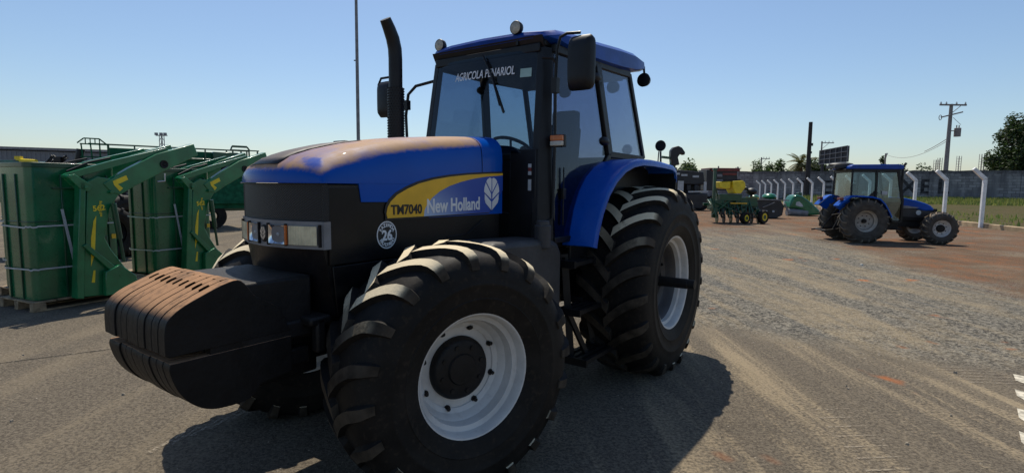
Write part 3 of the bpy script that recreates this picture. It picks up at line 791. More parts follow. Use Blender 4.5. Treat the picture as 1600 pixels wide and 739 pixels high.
# header panel between windscreen and roof is black too
b = MB()
def win(name, pts, m_, inset=0, th=.006):
    q = MB(); q.slab(pts, th); return q.build(name, m_, trac, smooth=0)
# windscreen, slightly bowed
ws = MB(); rowsw = []
for i in range(7):
    t = i / 6; row = []
    for j in range(13):
        u = j / 12 * 2 - 1
        yb, yt = .60 * u, .565 * u
        row.append((1.582 + (1.462 - 1.582) * t + .045 * (1 - u * u), yb + (yt - yb) * t, 2.09 + (2.935 - 2.09) * t))
    rowsw.append(row)
ws.grid(rowsw); wso = ws.build('windscreen', M['glassfront'], trac)
b = MB()
def wsp(u, t, off=.004): 
    yb, yt = .60 * u, .565 * u
    return Vector((1.582 + (1.462 - 1.582) * t + .045 * (1 - u * u) + off, yb + (yt - yb) * t, 2.09 + (2.935 - 2.09) * t))
# visor band of black tint along the top of the screen
rows_ = [[tuple(wsp(u, t, .003)) for u in np.linspace(-.985, .985, 13)] for t in (.83, .90, .985)]
# lettering
tmp = MB(); text_mb(tmp, 'AGRICOLA PENARIOL', 1.0, Matrix.Identity(4), 0, bold=.012, depth=.02, shear=.12)
tw = max(p[0] for p in tmp.v)
b.add([wsp(-.50 + 1.13 * (x / tw), .775 + y * .118, .010 + z * .1) for x, y, z in tmp.v], tmp.f)
b.build('lettering', M['whitedecal'], wso, smooth=0)
b = MB(); b.slab([wsp(.72, .735, .008), wsp(.90, .735, .008), wsp(.90, .82, .008), wsp(.72, .82, .008)], .002); b.build('sticker', M['stickerpale'], wso, smooth=0)
b = MB(); b.tube([wsp(.05, 1.0, .03), wsp(.25, .80, .035), wsp(.44, .47, .03)], .007, 6); b.bar(wsp(.13, .93, .02), wsp(.50, .40, .012), .012, .02); b.build('wiper', M['black'], trac)
# doors and side windows
for s in (1, -1):
    d = MB(); d.slab([P['Dt', s] + Vector((-.01, -.004 * s, 0)), P['Bt', s] + Vector((0, -.004 * s, 0)), P['Bb', s] + Vector((0, -.004 * s, 0)), (1.245, .753 * s, 1.385), (1.48, .746 * s, 1.385), P['Db', s] + Vector((-.01, -.004 * s, 0))], .006)
    door = d.build('door', M['glass'], trac, smooth=0)
    e = MB(); e.bar((1.38, .765 * s, 1.50), (1.33, .735 * s, 1.98), .012, .02); e.box((1.345, .745 * s, 1.76), (.05, .03, .09)); e.build('door_handle', M['black'], door, bevel=.006)
    for zz, xx in ((2.83, .66), (2.25, .56)):
        h_ = MB(); h_.ball((xx, .725 * s - (.05 * s if zz > 2.5 else 0), zz), (.085, .04, .045)); h_.bar((xx - .05, .70 * s, zz - .04), (xx - .05, .70 * s, zz - .13), .02, .02); h_.build('door_hinge', M['black'], door)
    win('side_window', [P['Bt', s], P['Ct', s], P['Cb', s], P['Bb', s]], M['glassrear'])
win('rear_window', [P['Ct', 1], P['Ct', -1], P['Cb', -1], P['Cb', 1]], M['glassrear'])
# roof cap
rs = [(1.47, .57, 3.02, 3.05), (1.45, .63, 3.01, 3.075), (1.36, .70, 2.985, 3.10), (1.10, .715, 2.955, 3.125), (.70, .725, 2.96, 3.15), (.2, .73, 2.985, 3.195), (-.15, .73, 3.02, 3.215), (-.38, .715, 3.07, 3.205), (-.47, .69, 3.085, 3.16), (-.49, .66, 3.10, 3.13)]
rf = MB(); rr_ = []
for x, hw, z0, z1 in rs:
    bow = .012 if x > 1.3 else .03
    r = [(-hw + .06, z0), (-hw, z0 + .02), (-hw, z1 - .05), (-hw + .05, z1 - .008), (-hw * .6, z1 + bow * .7), (0, z1 + bow), (hw * .6, z1 + bow * .7), (hw - .05, z1 - .008), (hw, z1 - .05), (hw, z0 + .02), (hw - .06, z0)]
    rr_.append([(x + (.05 * (1 - (y / .7) ** 2) if x > 1.3 else 0), y, max(z, z0)) for y, z in r])
rf.grid(rr_, wrap=True); rf.add(rr_[0], [tuple(range(11))]); rf.add(rr_[-1], [tuple(range(10, -1, -1))])
roof = rf.build('roof', M['roofblue'], trac, smooth=35, bevel=0)
b = MB(); b.prism([(1.44, 2.93), (1.50, 3.035), (-.1, 3.06), (-.1, 2.93)], -.60, .60, 'y'); b.build('headliner', M['black'], roof)
for y, x, z in ((-.54, 1.45, 3.10), (.36, 1.50, 3.105)):
    b = MB(); b.lathe([(-.05, 0), (-.05, .03), (-.02, .052), (.02, .056), (.026, .052)], 20, 0, axis='x', T=Matrix.Translation((x, y, z + .015))); b.lathe([(.022, .052), (.030, .03), (.032, 0)], 20, 1, axis='x', T=Matrix.Translation((x, y, z + .015)))
    b.bar((x - .02, y, z - .12), (x - .02, y, z - .02), .02, .03)
    b.build('work_light', [M['black'], M['creamlens']], roof)
for y, x, z in ((.69, -.46, 2.985), (-.30, -.46, 2.95), (.30, -.52, 2.96)):
    b = MB(); b.lathe([(-.05, 0), (-.04, .06), (.02, .075), (.03, .0)], 18, axis='x', T=Matrix.Translation((x, y, z))); b.tube([(x, y, z + .05), (x + .02, y, z + .14)], .012, 6); b.build('work_light', M['black'], roof)
# mirrors
for s in (1, -1):
    yc, xc, z0, z1, hw = (.945, 1.45, 2.565, 2.985, .114) if s > 0 else (-1.27, 1.46, 2.50, 2.86, .115)
    b = MB()
    if s > 0:
        b.tube([(1.60, .66, 1.5), (1.50, .735, 1.56), (1.49, .74, 2.2), (1.49, .735, 2.62), (1.49, .74, 2.79), (1.51, .72, 2.83), (1.54, .64, 2.84)], .013, 8)
        b.tube([(1.49, .735, 2.58), (1.49, .745, 2.9), (1.485, .77, 2.99), (1.47, .82, 3.015), (1.45, .93, 3.01)], .012, 8); b.box((1.49, .735, 2.62), (.05, .05, .12))
    else:
        b.tube([(1.43, -.59, 2.81), (1.48, -.84, 2.77), (1.475, -.95, 2.70), (1.475, -.985, 2.5), (1.49, -.95, 2.15), (1.5, -.72, 2.0)], .015, 8); b.tube([(1.47, -.98, 2.60), (1.45, -1.2, 2.60)], .02, 8); b.box((1.47, -.98, 2.60), (.05, .06, .09))
        b.tube([(1.46, -1.07, 2.62), (1.46, -1.07, 2.85), (1.46, -1.10, 2.90), (1.46, -1.36, 2.90), (1.46, -1.40, 2.84), (1.46, -1.40, 2.7)], .012, 8)
    arm = b.build('mirror_arm', M['black'], trac)
    b = MB(); pr = []
    for xx, k in ((xc - .02, .97), (xc + .015, 1.0), (xc + .05, .86), (xc + .062, .6)):
        ring_ = []
        for i in range(24):
            a = 2 * math.pi * i / 24; cx_, sx_ = math.cos(a), math.sin(a)
            q = lambda w_: math.copysign(abs(w_) ** .33, w_)
            ring_.append((xx, yc + q(cx_) * hw * k, (z0 + z1) / 2 + q(sx_) * (z1 - z0) / 2 * k))
        pr.append(ring_)
    b.grid(pr, 0, wrap=True); b.add(pr[0], [tuple(range(24))], 1); b.add(pr[-1], [tuple(range(23, -1, -1))], 0)
    b.build('mirror', [M['black'], M['chrome']], arm)
# turn signal on the grab bar, reflectors, stickers
b = MB(); b.box((1.49, .765, 2.205), (.06, .11, .045), 0); b.box((1.49, .765, 2.163), (.06, .11, .038), 1); b.box((1.47, .765, 2.185), (.04, .12, .1), 2)
b.build('turn_signal', [M['amber'], M['white'], M['black']], trac, bevel=.006)
b = MB()
for i, z in enumerate((1.985, 1.955, 1.925)): b.box((1.601, .575, z), (.004, .030, .030), (1, 0, 1)[i])
b.build('warning_sticker', [M['redpaint'], M['strap']], trac, smooth=0); b = MB()
for z in (1.86, 1.83, 1.80): b.box((1.601, .575, z), (.004, .030, .030), 0)
b.build('warning_sticker', M['strap'], trac, smooth=0)
# interior
b = MB(); b.box((.42, 0, 1.72), (.5, .52, .14)); b.slab([(.26, .28, 1.76), (.26, -.28, 1.76), (.12, -.25, 2.44), (.12, .25, 2.44)], .19); b.box((.03, 0, 2.54), (.13, .30, .20)); b.box((.42, 0, 1.5), (.35, .4, .3)); b.box((.45, .32, 1.95), (.36, .08, .06)); b.box((.45, -.34, 1.9), (.5, .16, .16))
b.build('seat', M['cloth'], trac, bevel=.04, seg=3)
b = MB(); b.box((.35, -.58, 1.72), (1.3, .22, .66)); b.box((.0, -.55, 1.95), (.6, .22, .5)); b.box((.35, .60, 1.62), (1.0, .12, .46)); b.tube([(.75, -.42, 1.9), (.78, -.42, 2.2)], .015, 6); b.ball((.78, -.42, 2.22), .03); b.build('console', M['cloth'], trac, bevel=.03)
b = MB()
for i in range(25):
    pass
Tw = Matrix.Translation((1.05, 0, 2.17)) @ Matrix.Rotation(R_(-28), 4, 'Y')
b.tube([Tw @ Vector((.20 * math.cos(a), .20 * math.sin(a), 0)) for a in np.linspace(0, 2 * math.pi, 29)], .016, 8, cap=False)
for a in (.5, 2.6, 4.7): b.tube([Tw @ Vector((0, 0, -.03)), Tw @ Vector((.2 * math.cos(a), .2 * math.sin(a), 0))], .012, 6)
b.tube([Tw @ Vector((0, 0, -.02)), (1.25, 0, 1.75)], .03, 8)
b.build('steering_wheel', M['black'], trac)
b = MB(); b.box((1.33, 0, 1.90), (.34, .66, .42)); b.ball((1.30, 0, 2.08), (.2, .34, .11)); b.build('dashboard', M['cloth'], trac, bevel=.04)
# exhaust on the far side of the hood
b = MB(); X0, Y0 = 2.085, -.46
b.tube([(X0, Y0, 1.9), (X0, Y0, 2.62)], .068, 18)
b.tube([(X0, Y0, 2.60), (X0, Y0, 2.86), (X0 + .005, Y0, 2.94), (X0 + .028, Y0, 3.02), (X0 + .065, Y0 - .0, 3.09), (X0 + .105, Y0, 3.155)], [.057, .057, .057, .056, .052, .046], 18)
ex = b.build('exhaust', M['black'], trac)
b = MB()
for i in range(20):
    for k in range(16):
        a = 2 * math.pi * (k + .5 * (i % 2)) / 16; z = 2.20 + i * .022
        b.box((X0 + .069 * math.cos(a), Y0 + .069 * math.sin(a), z), (.007, .012, .009), rz=a)
b.build('heat_shield', M['iron'], ex, smooth=0)
# fenders: arched strip, dark inside wall
for s in (1, -1):
    prof_f = [(1.27, 1.325), (1.235, 1.45), (1.165, 1.62), (1.06, 1.78), (.93, 1.905), (.77, 2.00), (.60, 2.055), (.40, 2.085), (.1, 2.088), (-.2, 2.08), (-.46, 2.062), (-.58, 2.03), (-.64, 1.96), (-.66, 1.88)]
    wid = [1.0, 1.0, 1.005, 1.01, 1.02, 1.03, 1.04, 1.05, 1.055, 1.055, 1.055, 1.05, 1.04, 1.03]
    b = MB(); ro = []
    for (x, z), w_ in zip(prof_f, wid):
        d_ = Vector((x, 0, z - .95)).normalized() * .022
        ro.append([(x - d_.x, .70 * s, z - d_.z), (x, .70 * s, z), (x + .005 * 0, (w_ - .05) * s, z + .004), (x - d_.x * .4, (w_ - .012) * s, z - d_.z * .4), (x - d_.x * 1.3, w_ * s, z - d_.z * 1.3), (x - d_.x * 2.8, w_ * s, z - d_.z * 2.8), (x - d_.x * 2.8, (w_ - .02) * s, z - d_.z * 2.8), (x - d_.x, (w_ - .04) * s, z - d_.z)])
    b.grid(ro, wrap=True); b.add(ro[0], [tuple(range(8))]); b.add(ro[-1], [tuple(range(7, -1, -1))])
    fen = b.build('fender', M['fenderblue'], trac, smooth=40)
    b = MB(); b.prism([(x - .02 * (1 if x > 0 else -1), z - .025) for x, z in prof_f] + [(-.6, 1.3), (.2, 1.2)], .728 * s, .705 * s, 'y'); b.box((-.615, .88 * s, 1.89), (.03, .31, .30)); b.build('fender_liner', M['black'], fen)
    b = MB(); b.lathe([(-.02, 0), (-.02, .05), (.01, .06), (.015, 0)], 18, axis='x', T=Matrix.Translation((-.47, .90 * s, 2.27))); b.tube([(-.47, .90 * s, 2.21), (-.49, .90 * s, 2.06)], .01, 6); b.tube([(-.47, .88 * s, 2.21), (-.45, .88 * s, 2.06)], .006, 6)
    b.build('rear_lamp', M['black'], fen)
# fuel tank, filler, steps
b = MB(); b.prism([(1.44, .62), (1.44, 1.28), (1.50, 1.37), (1.62, 1.405), (2.35, 1.43), (2.42, 1.38), (2.42, .70), (2.3, .62)], .42, .80, 'y'); tank = b.build('fuel_tank', M['tank'], trac, bevel=.05, seg=4)
b = MB(); b.tube([(1.70, .77, 1.34), (1.70, .77, 1.52)], .066, 18); b.tube([(1.70, .77, 1.515), (1.70, .77, 1.555)], [.054, .050], 18); b.build('filler_cap', M['tank'], tank, bevel=.006)
b = MB()
for z, x0, x1, y0, y1 in ((1.175, 1.0, 1.36, .68, .88), (.775, .86, 1.36, .70, .94), (.355, .72, 1.34, .72, 1.0)):
    for k in range(4): b.box(((x0 + x1) / 2, y0 + (y1 - y0) * (k + .5) / 4, z), (x1 - x0, .035, .035))
    b.box((x0, (y0 + y1) / 2, z), (.03, y1 - y0, .06)); b.box((x1, (y0 + y1) / 2, z), (.03, y1 - y0, .06))
b.bar((1.30, .74, 1.25), (1.26, .80, .36), .03, .06); b.bar((.86, .72, .8), (.80, .78, .36), .03, .05); b.bar((1.34, .80, .78), (1.10, .86, .37), .03, .045); b.bar((1.30, .55, 1.2), (1.30, .76, 1.2), .05, .05); b.bar((1.0, .55, .8), (1.0, .76, .8), .05, .05)
b.build('step', M['black'], trac)
# ------------------------------------------------------------------ pallets of green implements on the left
U = Vector((.42, .907, 0)).normalized(); V = Vector((-U.y, U.x, 0)); W_ = -V
def yard_frame(o):  return math.atan2(U.y, U.x)
def face(u, v, o, off):
    """where the sight line through (u, v) meets the upright plane through o, off metres in front of it: (along U, height)"""
    d = ray(u, v); base = Vector((o[0], o[1], 0)) + W_ * off; eye = Vector((0, 0, CAM_H))
    t = (base - eye).dot(W_) / d.dot(W_); q = eye + d * t
    return ((q - base).dot(U), q.z)
C1 = gnd(52, 489)
def pallet(o, L, Wd, label):
    p_ = tag(empty('pallet', o, yard_frame(o)), label, 'pallet', 'pallets under the green bundles')
    b = MB()
    for k in range(9): b.box((L * (k + .5) / 9, Wd / 2, .128), (L / 9 - .02, Wd, .022))
    for k in range(3): b.box((L / 2, .05 + (Wd - .1) * k / 2, .011), (L, .10, .02))
    b.build('deck_boards', M['wood'], p_, bevel=.003)
    for k in range(3):
        for j in range(3):
            b = MB(); b.box((.08 + (L - .16) * j / 2, .05 + (Wd - .1) * k / 2, .068), (.15, .10, .094)); b.build('block', M['wood'], p_, bevel=.003)
    return p_
def rrect(x0, x1, y0, y1, r, n=6):
    out = []
    for cx, cy, a0 in ((x1 - r, y1 - r, 0), (x0 + r, y1 - r, 90), (x0 + r, y0 + r, 180), (x1 - r, y0 + r, 270)):
        for i in range(n + 1):
            a = R_(a0 + 90 * i / n); out.append((cx + r * math.cos(a), cy + r * math.sin(a)))
    return out
def bundle(o, L, Wd, H, label):
    t = tag(empty('sheet_bundle', o, yard_frame(o)), label, 'implement', 'green sheet metal bundles strapped on pallets')
    b = MB()
    b.prism(rrect(.06, L, .06, Wd, .09), .142, H, 'z')
    b.build('casing', M['green'], t, smooth=50, bevel=.012)
    b = MB(); b.prism(rrect(.045, L * .98, .045, Wd * .98, .10), H - .06, H + .006, 'z'); b.prism(rrect(.05, L + .004, .05, Wd, .095), H * .60, H * .60 + .018, 'z')
    for xx in (.38, .62, .88): b.box((xx * L, .052, H * .5), (.02, .03, H * .85))
    for yy in (.4, .8): b.box((.052, yy * Wd, H * .5), (.03, .025, H * .85))
    b.box((L * .72, .045, H * .36), (.30, .05, .5)); b.box((L * .80, .035, .45), (.22, .06, .58)); b.box((L * .5, .05, H * .83), (.5, .03, .03))
    b.build('flange', M['greend'], t, bevel=.006)
    b = MB()
    for z in (.40, .86, 1.30)[0:2]:
        ring_ = [(x, y, z * H / 1.3 * .82 + .06 + rnd.uniform(-.01, .01)) for x, y in rrect(.03, L + .02, .03, Wd + .02, .11)]
        n = len(ring_)
        b.grid([[(x, y, z_ - .011) for x, y, z_ in ring_], [(x, y, z_ + .011) for x, y, z_ in ring_]], wrap=True)
    b.build('strap', M['strap'], t, smooth=60)
    b = MB(); b.bar((.36 * L, .015, 1.42), (.50 * L, -.02, .15), .035, .006, up=(0, 1, 0)); b.build('strap', M['strap'], t)
    b = MB(); b.box((L * .92, .028, .98), (.06, .006, .07)); b.build('sticker', M['yellowdecal'], t)
    return t
def loader(o, label, D=(0, 0)):
    t = tag(empty('front_loader', o, yard_frame(o)), label, 'loader', 'green front loaders standing on pallets')
    off = .16
    F = lambda pts: [face(u + D[0], v + D[1], C1, off) for u, v in pts]
    y0 = -off
    arm = F([(158, 287), (200, 262), (242, 241), (300, 225), (307, 243), (262, 264), (210, 290), (186, 304), (172, 302)])
    mast = F([(134, 284), (150, 276), (173, 280), (184, 304), (170, 326), (162, 372), (172, 390), (199, 424), (205, 446), (190, 458), (125, 464), (132, 373)])
    link = F([(99, 274), (104, 271), (180, 250), (262, 231), (266, 237), (185, 260), (108, 281)])
    knee = F([(100, 275), (112, 272), (141, 290), (136, 300), (122, 296)])
    post = F([(121, 284), (130, 284), (128, 466), (116, 466)])
    brace = F([(124, 384), (130, 380), (196, 433), (188, 440)])
    cyl = F([(171, 318), (188, 408)])
    for k, yy in enumerate((y0, y0 + .62)):
        nm = 'arm' 
        b = MB(); b.prism(arm, yy - .05, yy + .05, 'y'); a_ = b.build('arm', M['greenarm'], t, bevel=.012)
        b = MB(); cc = face(253 + D[0], 257 + D[1], C1, off); b.lathe([(0, 0), (0, .065), (.012, .065), (.012, .04), (.006, .03), (.02, .018), (.02, 0)], 16, axis='y', T=Matrix.Translation((cc[0], yy - .052, cc[1])) @ Matrix.Scale(-1, 4, (0, 1, 0))); b.build('pivot', M['iron'], a_)
        b = MB(); b.prism(link, yy + .02, yy + .07, 'y'); b.prism(knee, yy - .07, yy - .045, 'y'); b.prism(knee, yy + .075, yy + .10, 'y')
        for q in F([(104, 276), (130, 293), (170, 300)]): b.lathe([(-.085, 0), (-.085, .026), (.11, .026), (.11, 0)], 10, axis='y', T=Matrix.Translation((q[0], yy, q[1])))
        b.build('link', M['greenarm'], t, bevel=.006)
        b = MB(); b.prism(mast, yy - .035, yy + .035, 'y'); b.prism(post, yy - .07, yy + .08, 'y'); ms = b.build('mast', M['greenarm'], t, bevel=.01)
        b = MB(); b.prism(brace, yy - .10, yy - .055, 'y'); b.build('brace', M['greenarm'], t, bevel=.006)
        b = MB(); c0, c1 = cyl; b.tube([(c0[0], yy - .10, c0[1]), (c0[0] + .6 * (c1[0] - c0[0]), yy - .10, c0[1] + .6 * (c1[1] - c0[1]))], .04, 12); b.tube([(c0[0], yy - .10, c0[1]), (c1[0], yy - .10, c1[1])], .022, 10); b.build('cylinder', M['greend'], t)
        b = MB()
        for (q0, q1) in (((112, 268), (180, 247)), ((140, 270), (200, 251))):
            a, c = F([q0, q1]); b.tube([(a[0], yy + .13, a[1]), ((a[0] + c[0]) / 2, yy + .14, (a[1] + c[1]) / 2 + .03), (c[0], yy + .13, c[1])], .016, 8)
        b.build('hose', M['black'], t)
        if k == 0:
            b = MB()
            b.prism(F([(173, 283), (194, 274), (197, 281), (181, 288), (189, 294), (184, 299), (175, 289)]), yy - .054, yy - .051, 'y', 0); b.build('warning_decal', M['yellow'], a_, smooth=0)
            b = MB(); b.prism(F([(140, 416), (140, 372), (144, 345), (148, 337), (147, 365), (146, 395)]), yy - .039, yy - .036, 'y', 0)
            b.build('stripe_decal', M['yellow'], ms, smooth=0); b = MB(); b.prism(F([(141, 441), (144, 422), (147, 422), (146, 441)]), yy - .039, yy - .036, 'y', 0); b.build('stripe_decal', M['yellow'], ms, smooth=0); b = MB()
            p0 = face(143 + D[0], 330 + D[1], C1, off); text_mb(b, '562', .11, frame((p0[0], yy - .0385, p0[1]), (1, 0, .1), (-.1, 0, 1)), 0, bold=.003)
            p0 = face(153 + D[0], 330 + D[1], C1, off); text_mb(b, 'self leveling', .05, frame((p0[0] + .03, yy - .0385, p0[1] - .08), (0, 0, 1), (-1, 0, 0)), 0, bold=.001)
            b.build('lettering', M['yellow'], ms, smooth=0); b = MB(); b.box((face(177 + D[0], 437 + D[1], C1, off)[0], yy - .04, face(177, 437, C1, off)[1]), (.07, .005, .06), 0)
            b.build('sticker', M['yellow'], ms, smooth=0)
            b = MB(); q0, q1, q2 = F([(240, 284), (252, 283), (252, 271)]); b.tube([(q0[0], yy - .09, q0[1]), (q1[0], yy - .09, q1[1]), (q2[0], yy - .09, q2[1])], .014, 8); b.build('lock_pin', M['chrome'], t)
    b = MB()
    a, c = F([(150, 300), (150, 440)])
    b.tube([(a[0], y0, a[1]), (a[0], y0 + .62, a[1])], .05, 12); b.box((c[0], y0 + .31, c[1]), (.25, .62, .12)); m2 = F([(285, 238)])[0]; b.tube([(m2[0], y0, m2[1]), (m2[0], y0 + .62, m2[1])], .05, 12)
    b.build('cross_tube', M['greenarm'], t)
    b = MB(); q = F([(188, 436)])[0]; b.prism([(q[0] - .28, q[1] - .2), (q[0] - .26, q[1] + .16), (q[0] - .05, q[1] + .24), (q[0] + .16, q[1] + .05), (q[0] + .2, q[1] - .2)], y0 - .13, y0 - .045, 'y')
    b.build('bracket', M['greenarm'], t, bevel=.01)
    return t
C2 = gnd(243, 443); C3 = C1 + V * 1.02 + U * .38
pallet(C1, 2.6, .92, 'front pallet of pale wood under a strapped green bundle, nearest the front weights')
bundle(C1, 1.18, .84, 2.07, 'nearest strapped green sheet metal bundle, a pale strap slanting down its face')
loader(C1, 'nearest green front loader with raised arm and yellow decals, on the front pallet')
import copy as _c
d12 = C2 - C1
for src, nm, lab in ((trac, '', ''),): pass
def find(name): return [o for o in bpy.data.objects if o.name == name][0]
for nm, lab in (('pallet', 'wooden pallet below the green bundle seen between front loader and tractor hood'), ('sheet_bundle', 'green sheet metal bundle in the gap between the front loader and the tractor hood'), ('front_loader', 'farther green front loader half hidden behind the nose of the blue tractor')):
    c = copy_tree(find(nm)); c.location = Vector(find(nm).location) + d12; c['label'] = lab
for nm, lab in (('pallet', 'wooden pallet cut by the left edge of the picture'), ('sheet_bundle', 'green sheet metal bundle cut by the left edge of the picture')):
    c = copy_tree(find(nm)); c.location = C3; c['label'] = lab

# green grain trailer with rails behind them
A0, A1 = at(126, 224, 18.2), at(404, 240, 22.0)
e1 = Vector((A1.x - A0.x, A1.y - A0.y, 0)); LT = e1.length; e1.normalize(); rt = math.atan2(e1.y, e1.x)
tr_ = tag(empty('grain_trailer', (A0.x, A0.y, 0), rt), 'long faded green grain trailer with a top rail and lattice ends behind the bundles', 'trailer')
ZT = A0.z
b = MB(); b.slab([(.75, 0, 1.0), (LT - .1, 0, 1.0), (LT - .1, .12, ZT - .42), (.75, .12, ZT - .42)], .08); b.slab([(.75, .12, ZT - .42), (LT - .6, .12, ZT - .42), (LT - .6, .20, ZT - .09), (.75, .20, ZT - .09)], .05); b.box((LT / 2, 1.3, 1.6), (LT - 1, 2.2, 1.6))
b.build('body', M['greenpale'], tr_, bevel=.02)
b = MB(); b.box((LT / 2 + .3, -.03, ZT - .40), (LT - 1.2, .06, .08)); b.box((LT * .78, .02, ZT - .25), (.9, .3, .32)); b.box((LT / 2, .5, .85), (LT, .3, .3)); b.build('side_beam', M['greend'], tr_, bevel=.03)
b = MB(); b.bar((.2, 0, ZT), (LT - .35, 0, ZT), .05, .05)
for k in range(7): b.bar((.75 + (LT - 1.2) * k / 6, 0, ZT - .5), (.75 + (LT - 1.2) * k / 6, 0, ZT), .045, .045)
b.build('rail', M['greend'], tr_)
b = MB()
for xx in (.0, .25, .5, .72): b.bar((xx + (.06 if xx < .3 else 0), -.1, ZT - 1.0), (xx, -.1, ZT + .0), .04, .04)
for zz in (-.9, -.45, -.02): b.bar((-.03, -.1, ZT + zz), (.75, -.1, ZT + zz), .04, .04)
for xx in (.12, .25, .38, .5): b.bar((xx, -.1, ZT), (xx, -.1, ZT + .17), .03, .03)
b.bar((-.1, -.1, ZT + .0), (.08, -.1, ZT + .17), .04, .04); b.bar((.08, -.1, ZT + .17), (.5, -.1, ZT + .17), .04, .04); b.bar((.5, -.1, ZT + .17), (.68, -.1, ZT), .04, .04)
b.build('end_lattice', M['greenpale'], tr_)
b = MB(); b.tube([(.04, .1, ZT - 1.0), (-.08, .1, ZT - .6), (.0, .1, ZT - .2)], .12, 10); b.build('hose', M['black'], tr_)
b = MB()
for xx in (-.95, -.65, -.35, -.03): b.bar((LT + xx, -.05, ZT - 1.0), (LT + xx - .03, -.05, ZT + .02), .05, .05)
for zz in (-.85, -.42, .02): b.bar((LT - 1.0, -.05, ZT + zz), (LT, -.05, ZT + zz), .045, .045)
b.bar((LT - 1.05, -.05, ZT + .02), (LT - 1.0, -.05, ZT + .16), .05, .05); b.bar((LT - 1.0, -.05, ZT + .16), (LT - .45, -.05, ZT + .16), .05, .08); b.bar((LT - .45, -.05, ZT + .16), (LT - .35, -.05, ZT + .02), .05, .05)
b.build('end_lattice', M['greend'], tr_)
for xx in (LT * .25, LT * .7):
    b = MB(); b.lathe([(-.15, .2), (-.15, .5), (.15, .5), (.15, .2)], 24, T=Matrix.Translation((xx, .4, .5))); b.build('wheel', M['rubber'], tr_)

# sprayer parts showing over the front bundle
o_ = at(22, 250, 12.5)
s_ = tag(empty('sprayer', (o_.x, o_.y, 0)), 'dark green sprayer with yellow roll on top, behind the nearest bundle', 'sprayer')
zs = o_.z
b = MB(); b.box((-.4, .4, zs - .5), (.95, .8, .98)); b.box((-.3, .4, .9), (.2, .2, 1.8)); b.box((.8, .4, zs - .3), (2.0, .1, .1)); b.box((1.2, .4, 1.0), (.12, .12, 2.0)); b.build('frame', M['greend'], s_, bevel=.03)
b = MB(); b.tube([(.0, .1, zs - .02), (.42, .1, zs - .04)], .06, 12); b.box((.02, .1, zs + .05), (.12, .1, .08)); b.build('roll', M['yellow'], s_)
b = MB(); 
for k in range(9): b.tube([(.5 + .04 * k, .2, zs - .12), (.66 + .05 * k, .2, zs + .08 * math.sin(k) + .05), (.92 + .02 * k, .2, zs - .1 + .02 * k)], .018, 6)
b.box((.88, .2, zs + .02), (.16, .12, .14)); b.build('pipework', M['black'], s_)

# spare tyres in the gap
for k, (u, v_, Y, R2, tilt, lab) in enumerate(((190, 335, 13.0, .78, 8, 'large black tyre standing in the gap right of the front loader mast'), (165, 350, 12.2, .66, -6, 'smaller black tyre leaning behind the nearest front loader mast'))):
    g0 = at(u, v_, Y)
    t = tag(empty('tyre_stand', (g0.x, g0.y, R2 * .98), R_(70 + tilt)), lab, 'tyre', 'black tyres standing behind the front loader')
    q = tyre_mb(R2, R2 * .5, .5, 18, .04, .045, R2 * .98, .18, 48); q.build('tyre', [M['rubber'], M['rubber'], M['rubber']], t, smooth=38)
    b = MB(); b.lathe([(.1, 0), (.1, .12), (.02, .16), (.05, R2 * .42), (.16, R2 * .5), (-.16, R2 * .5)], 32); b.build('rim', M['darkbox'], t)
for o in bpy.data.objects:
    if o.name.startswith('tyre_stand'): o.name = o.name.replace('tyre_stand', 'spare_wheel')
b = MB()
g0 = at(205, 330, 15.0); b = MB(); b.box((0, 0, 1.15), (1.4, .8, .9)); b.box((.2, -.1, .55), (.9, .5, .5)); b.bar((-.5, -.4, .4), (.5, -.45, 1.3), .06, .06); b.bar((-.2, -.42, 1.5), (.4, -.45, .5), .05, .05); b.ball((-.3, -.4, 1.45), (.15, .1, .12)); b.ball((.25, -.4, 1.4), (.1, .1, .14))
o = b.build('implement', M['darkbox'], loc=(g0.x, g0.y, 0), bevel=.04); tag(o, 'black implement half seen between the two green bundles behind the tyres', 'implement')

# grey industrial building far left, mast, pole
a0, a1 = at(-60, 228, 70), at(352, 243, 84)
e = Vector((a1.x - a0.x, a1.y - a0.y, 0)); ln = e.length; rz = math.atan2(e.y, e.x); H_ = a0.z
bd = tag(empty('warehouse', (a0.x, a0.y, 0), rz), 'long low grey corrugated warehouse at the far left behind the green machinery', 'building')
b = MB(); b.box((ln / 2, 9, H_ / 2 - .2), (ln, 18, H_ - .4)); b.build('wall', M['building'], bd)
b = MB()
for k in range(int(ln / .5)): b.box((k * .5 + .25, -.03, H_ / 2 - .2), (.22, .06, H_ - .5))
b.build('cladding_rib', M['building'], bd, smooth=0)
b = MB(); b.box((ln / 2, 8.9, H_ - .1), (ln + .3, 18.6, .35)); b.build('roof', M['greymetal'], bd)
m0 = at(252.5, 212, 95)
b = MB(); X, Y, Z = m0
for sx, sy in ((-.35, -.35), (.35, -.35), (.35, .35), (-.35, .35)): b.bar((sx, sy, 0), (sx * .7, sy * .7, Z), .10, .10)
for k in range(int(Z / .9)):
    z0 = k * .9; b.bar((-.32, -.3, z0), (.32, -.3, z0 + .9), .07, .07); b.bar((.32, .3, z0), (-.32, .3, z0 + .9), .07, .07)
mast = empty('floodlight_mast', (X, Y, 0)); tag(mast, 'pale lattice mast with floodlights far behind the green grain trailer', 'mast')
b.build('tower', M['greymetal'], mast, smooth=0)
b = MB(); b.bar((-1.0, 0, Z), (1.0, 0, Z), .15, .15); b.build('crossbar', M['greymetal'], mast)
for xx in (-.8, 0.05, .75): b = MB(); b.box((xx, -.2, Z + .25), (.45, .3, .42)); b.build('floodlight', M['greymetal'], mast)
pb, pt = at(560, 222, 26), at(561, -60, 26)
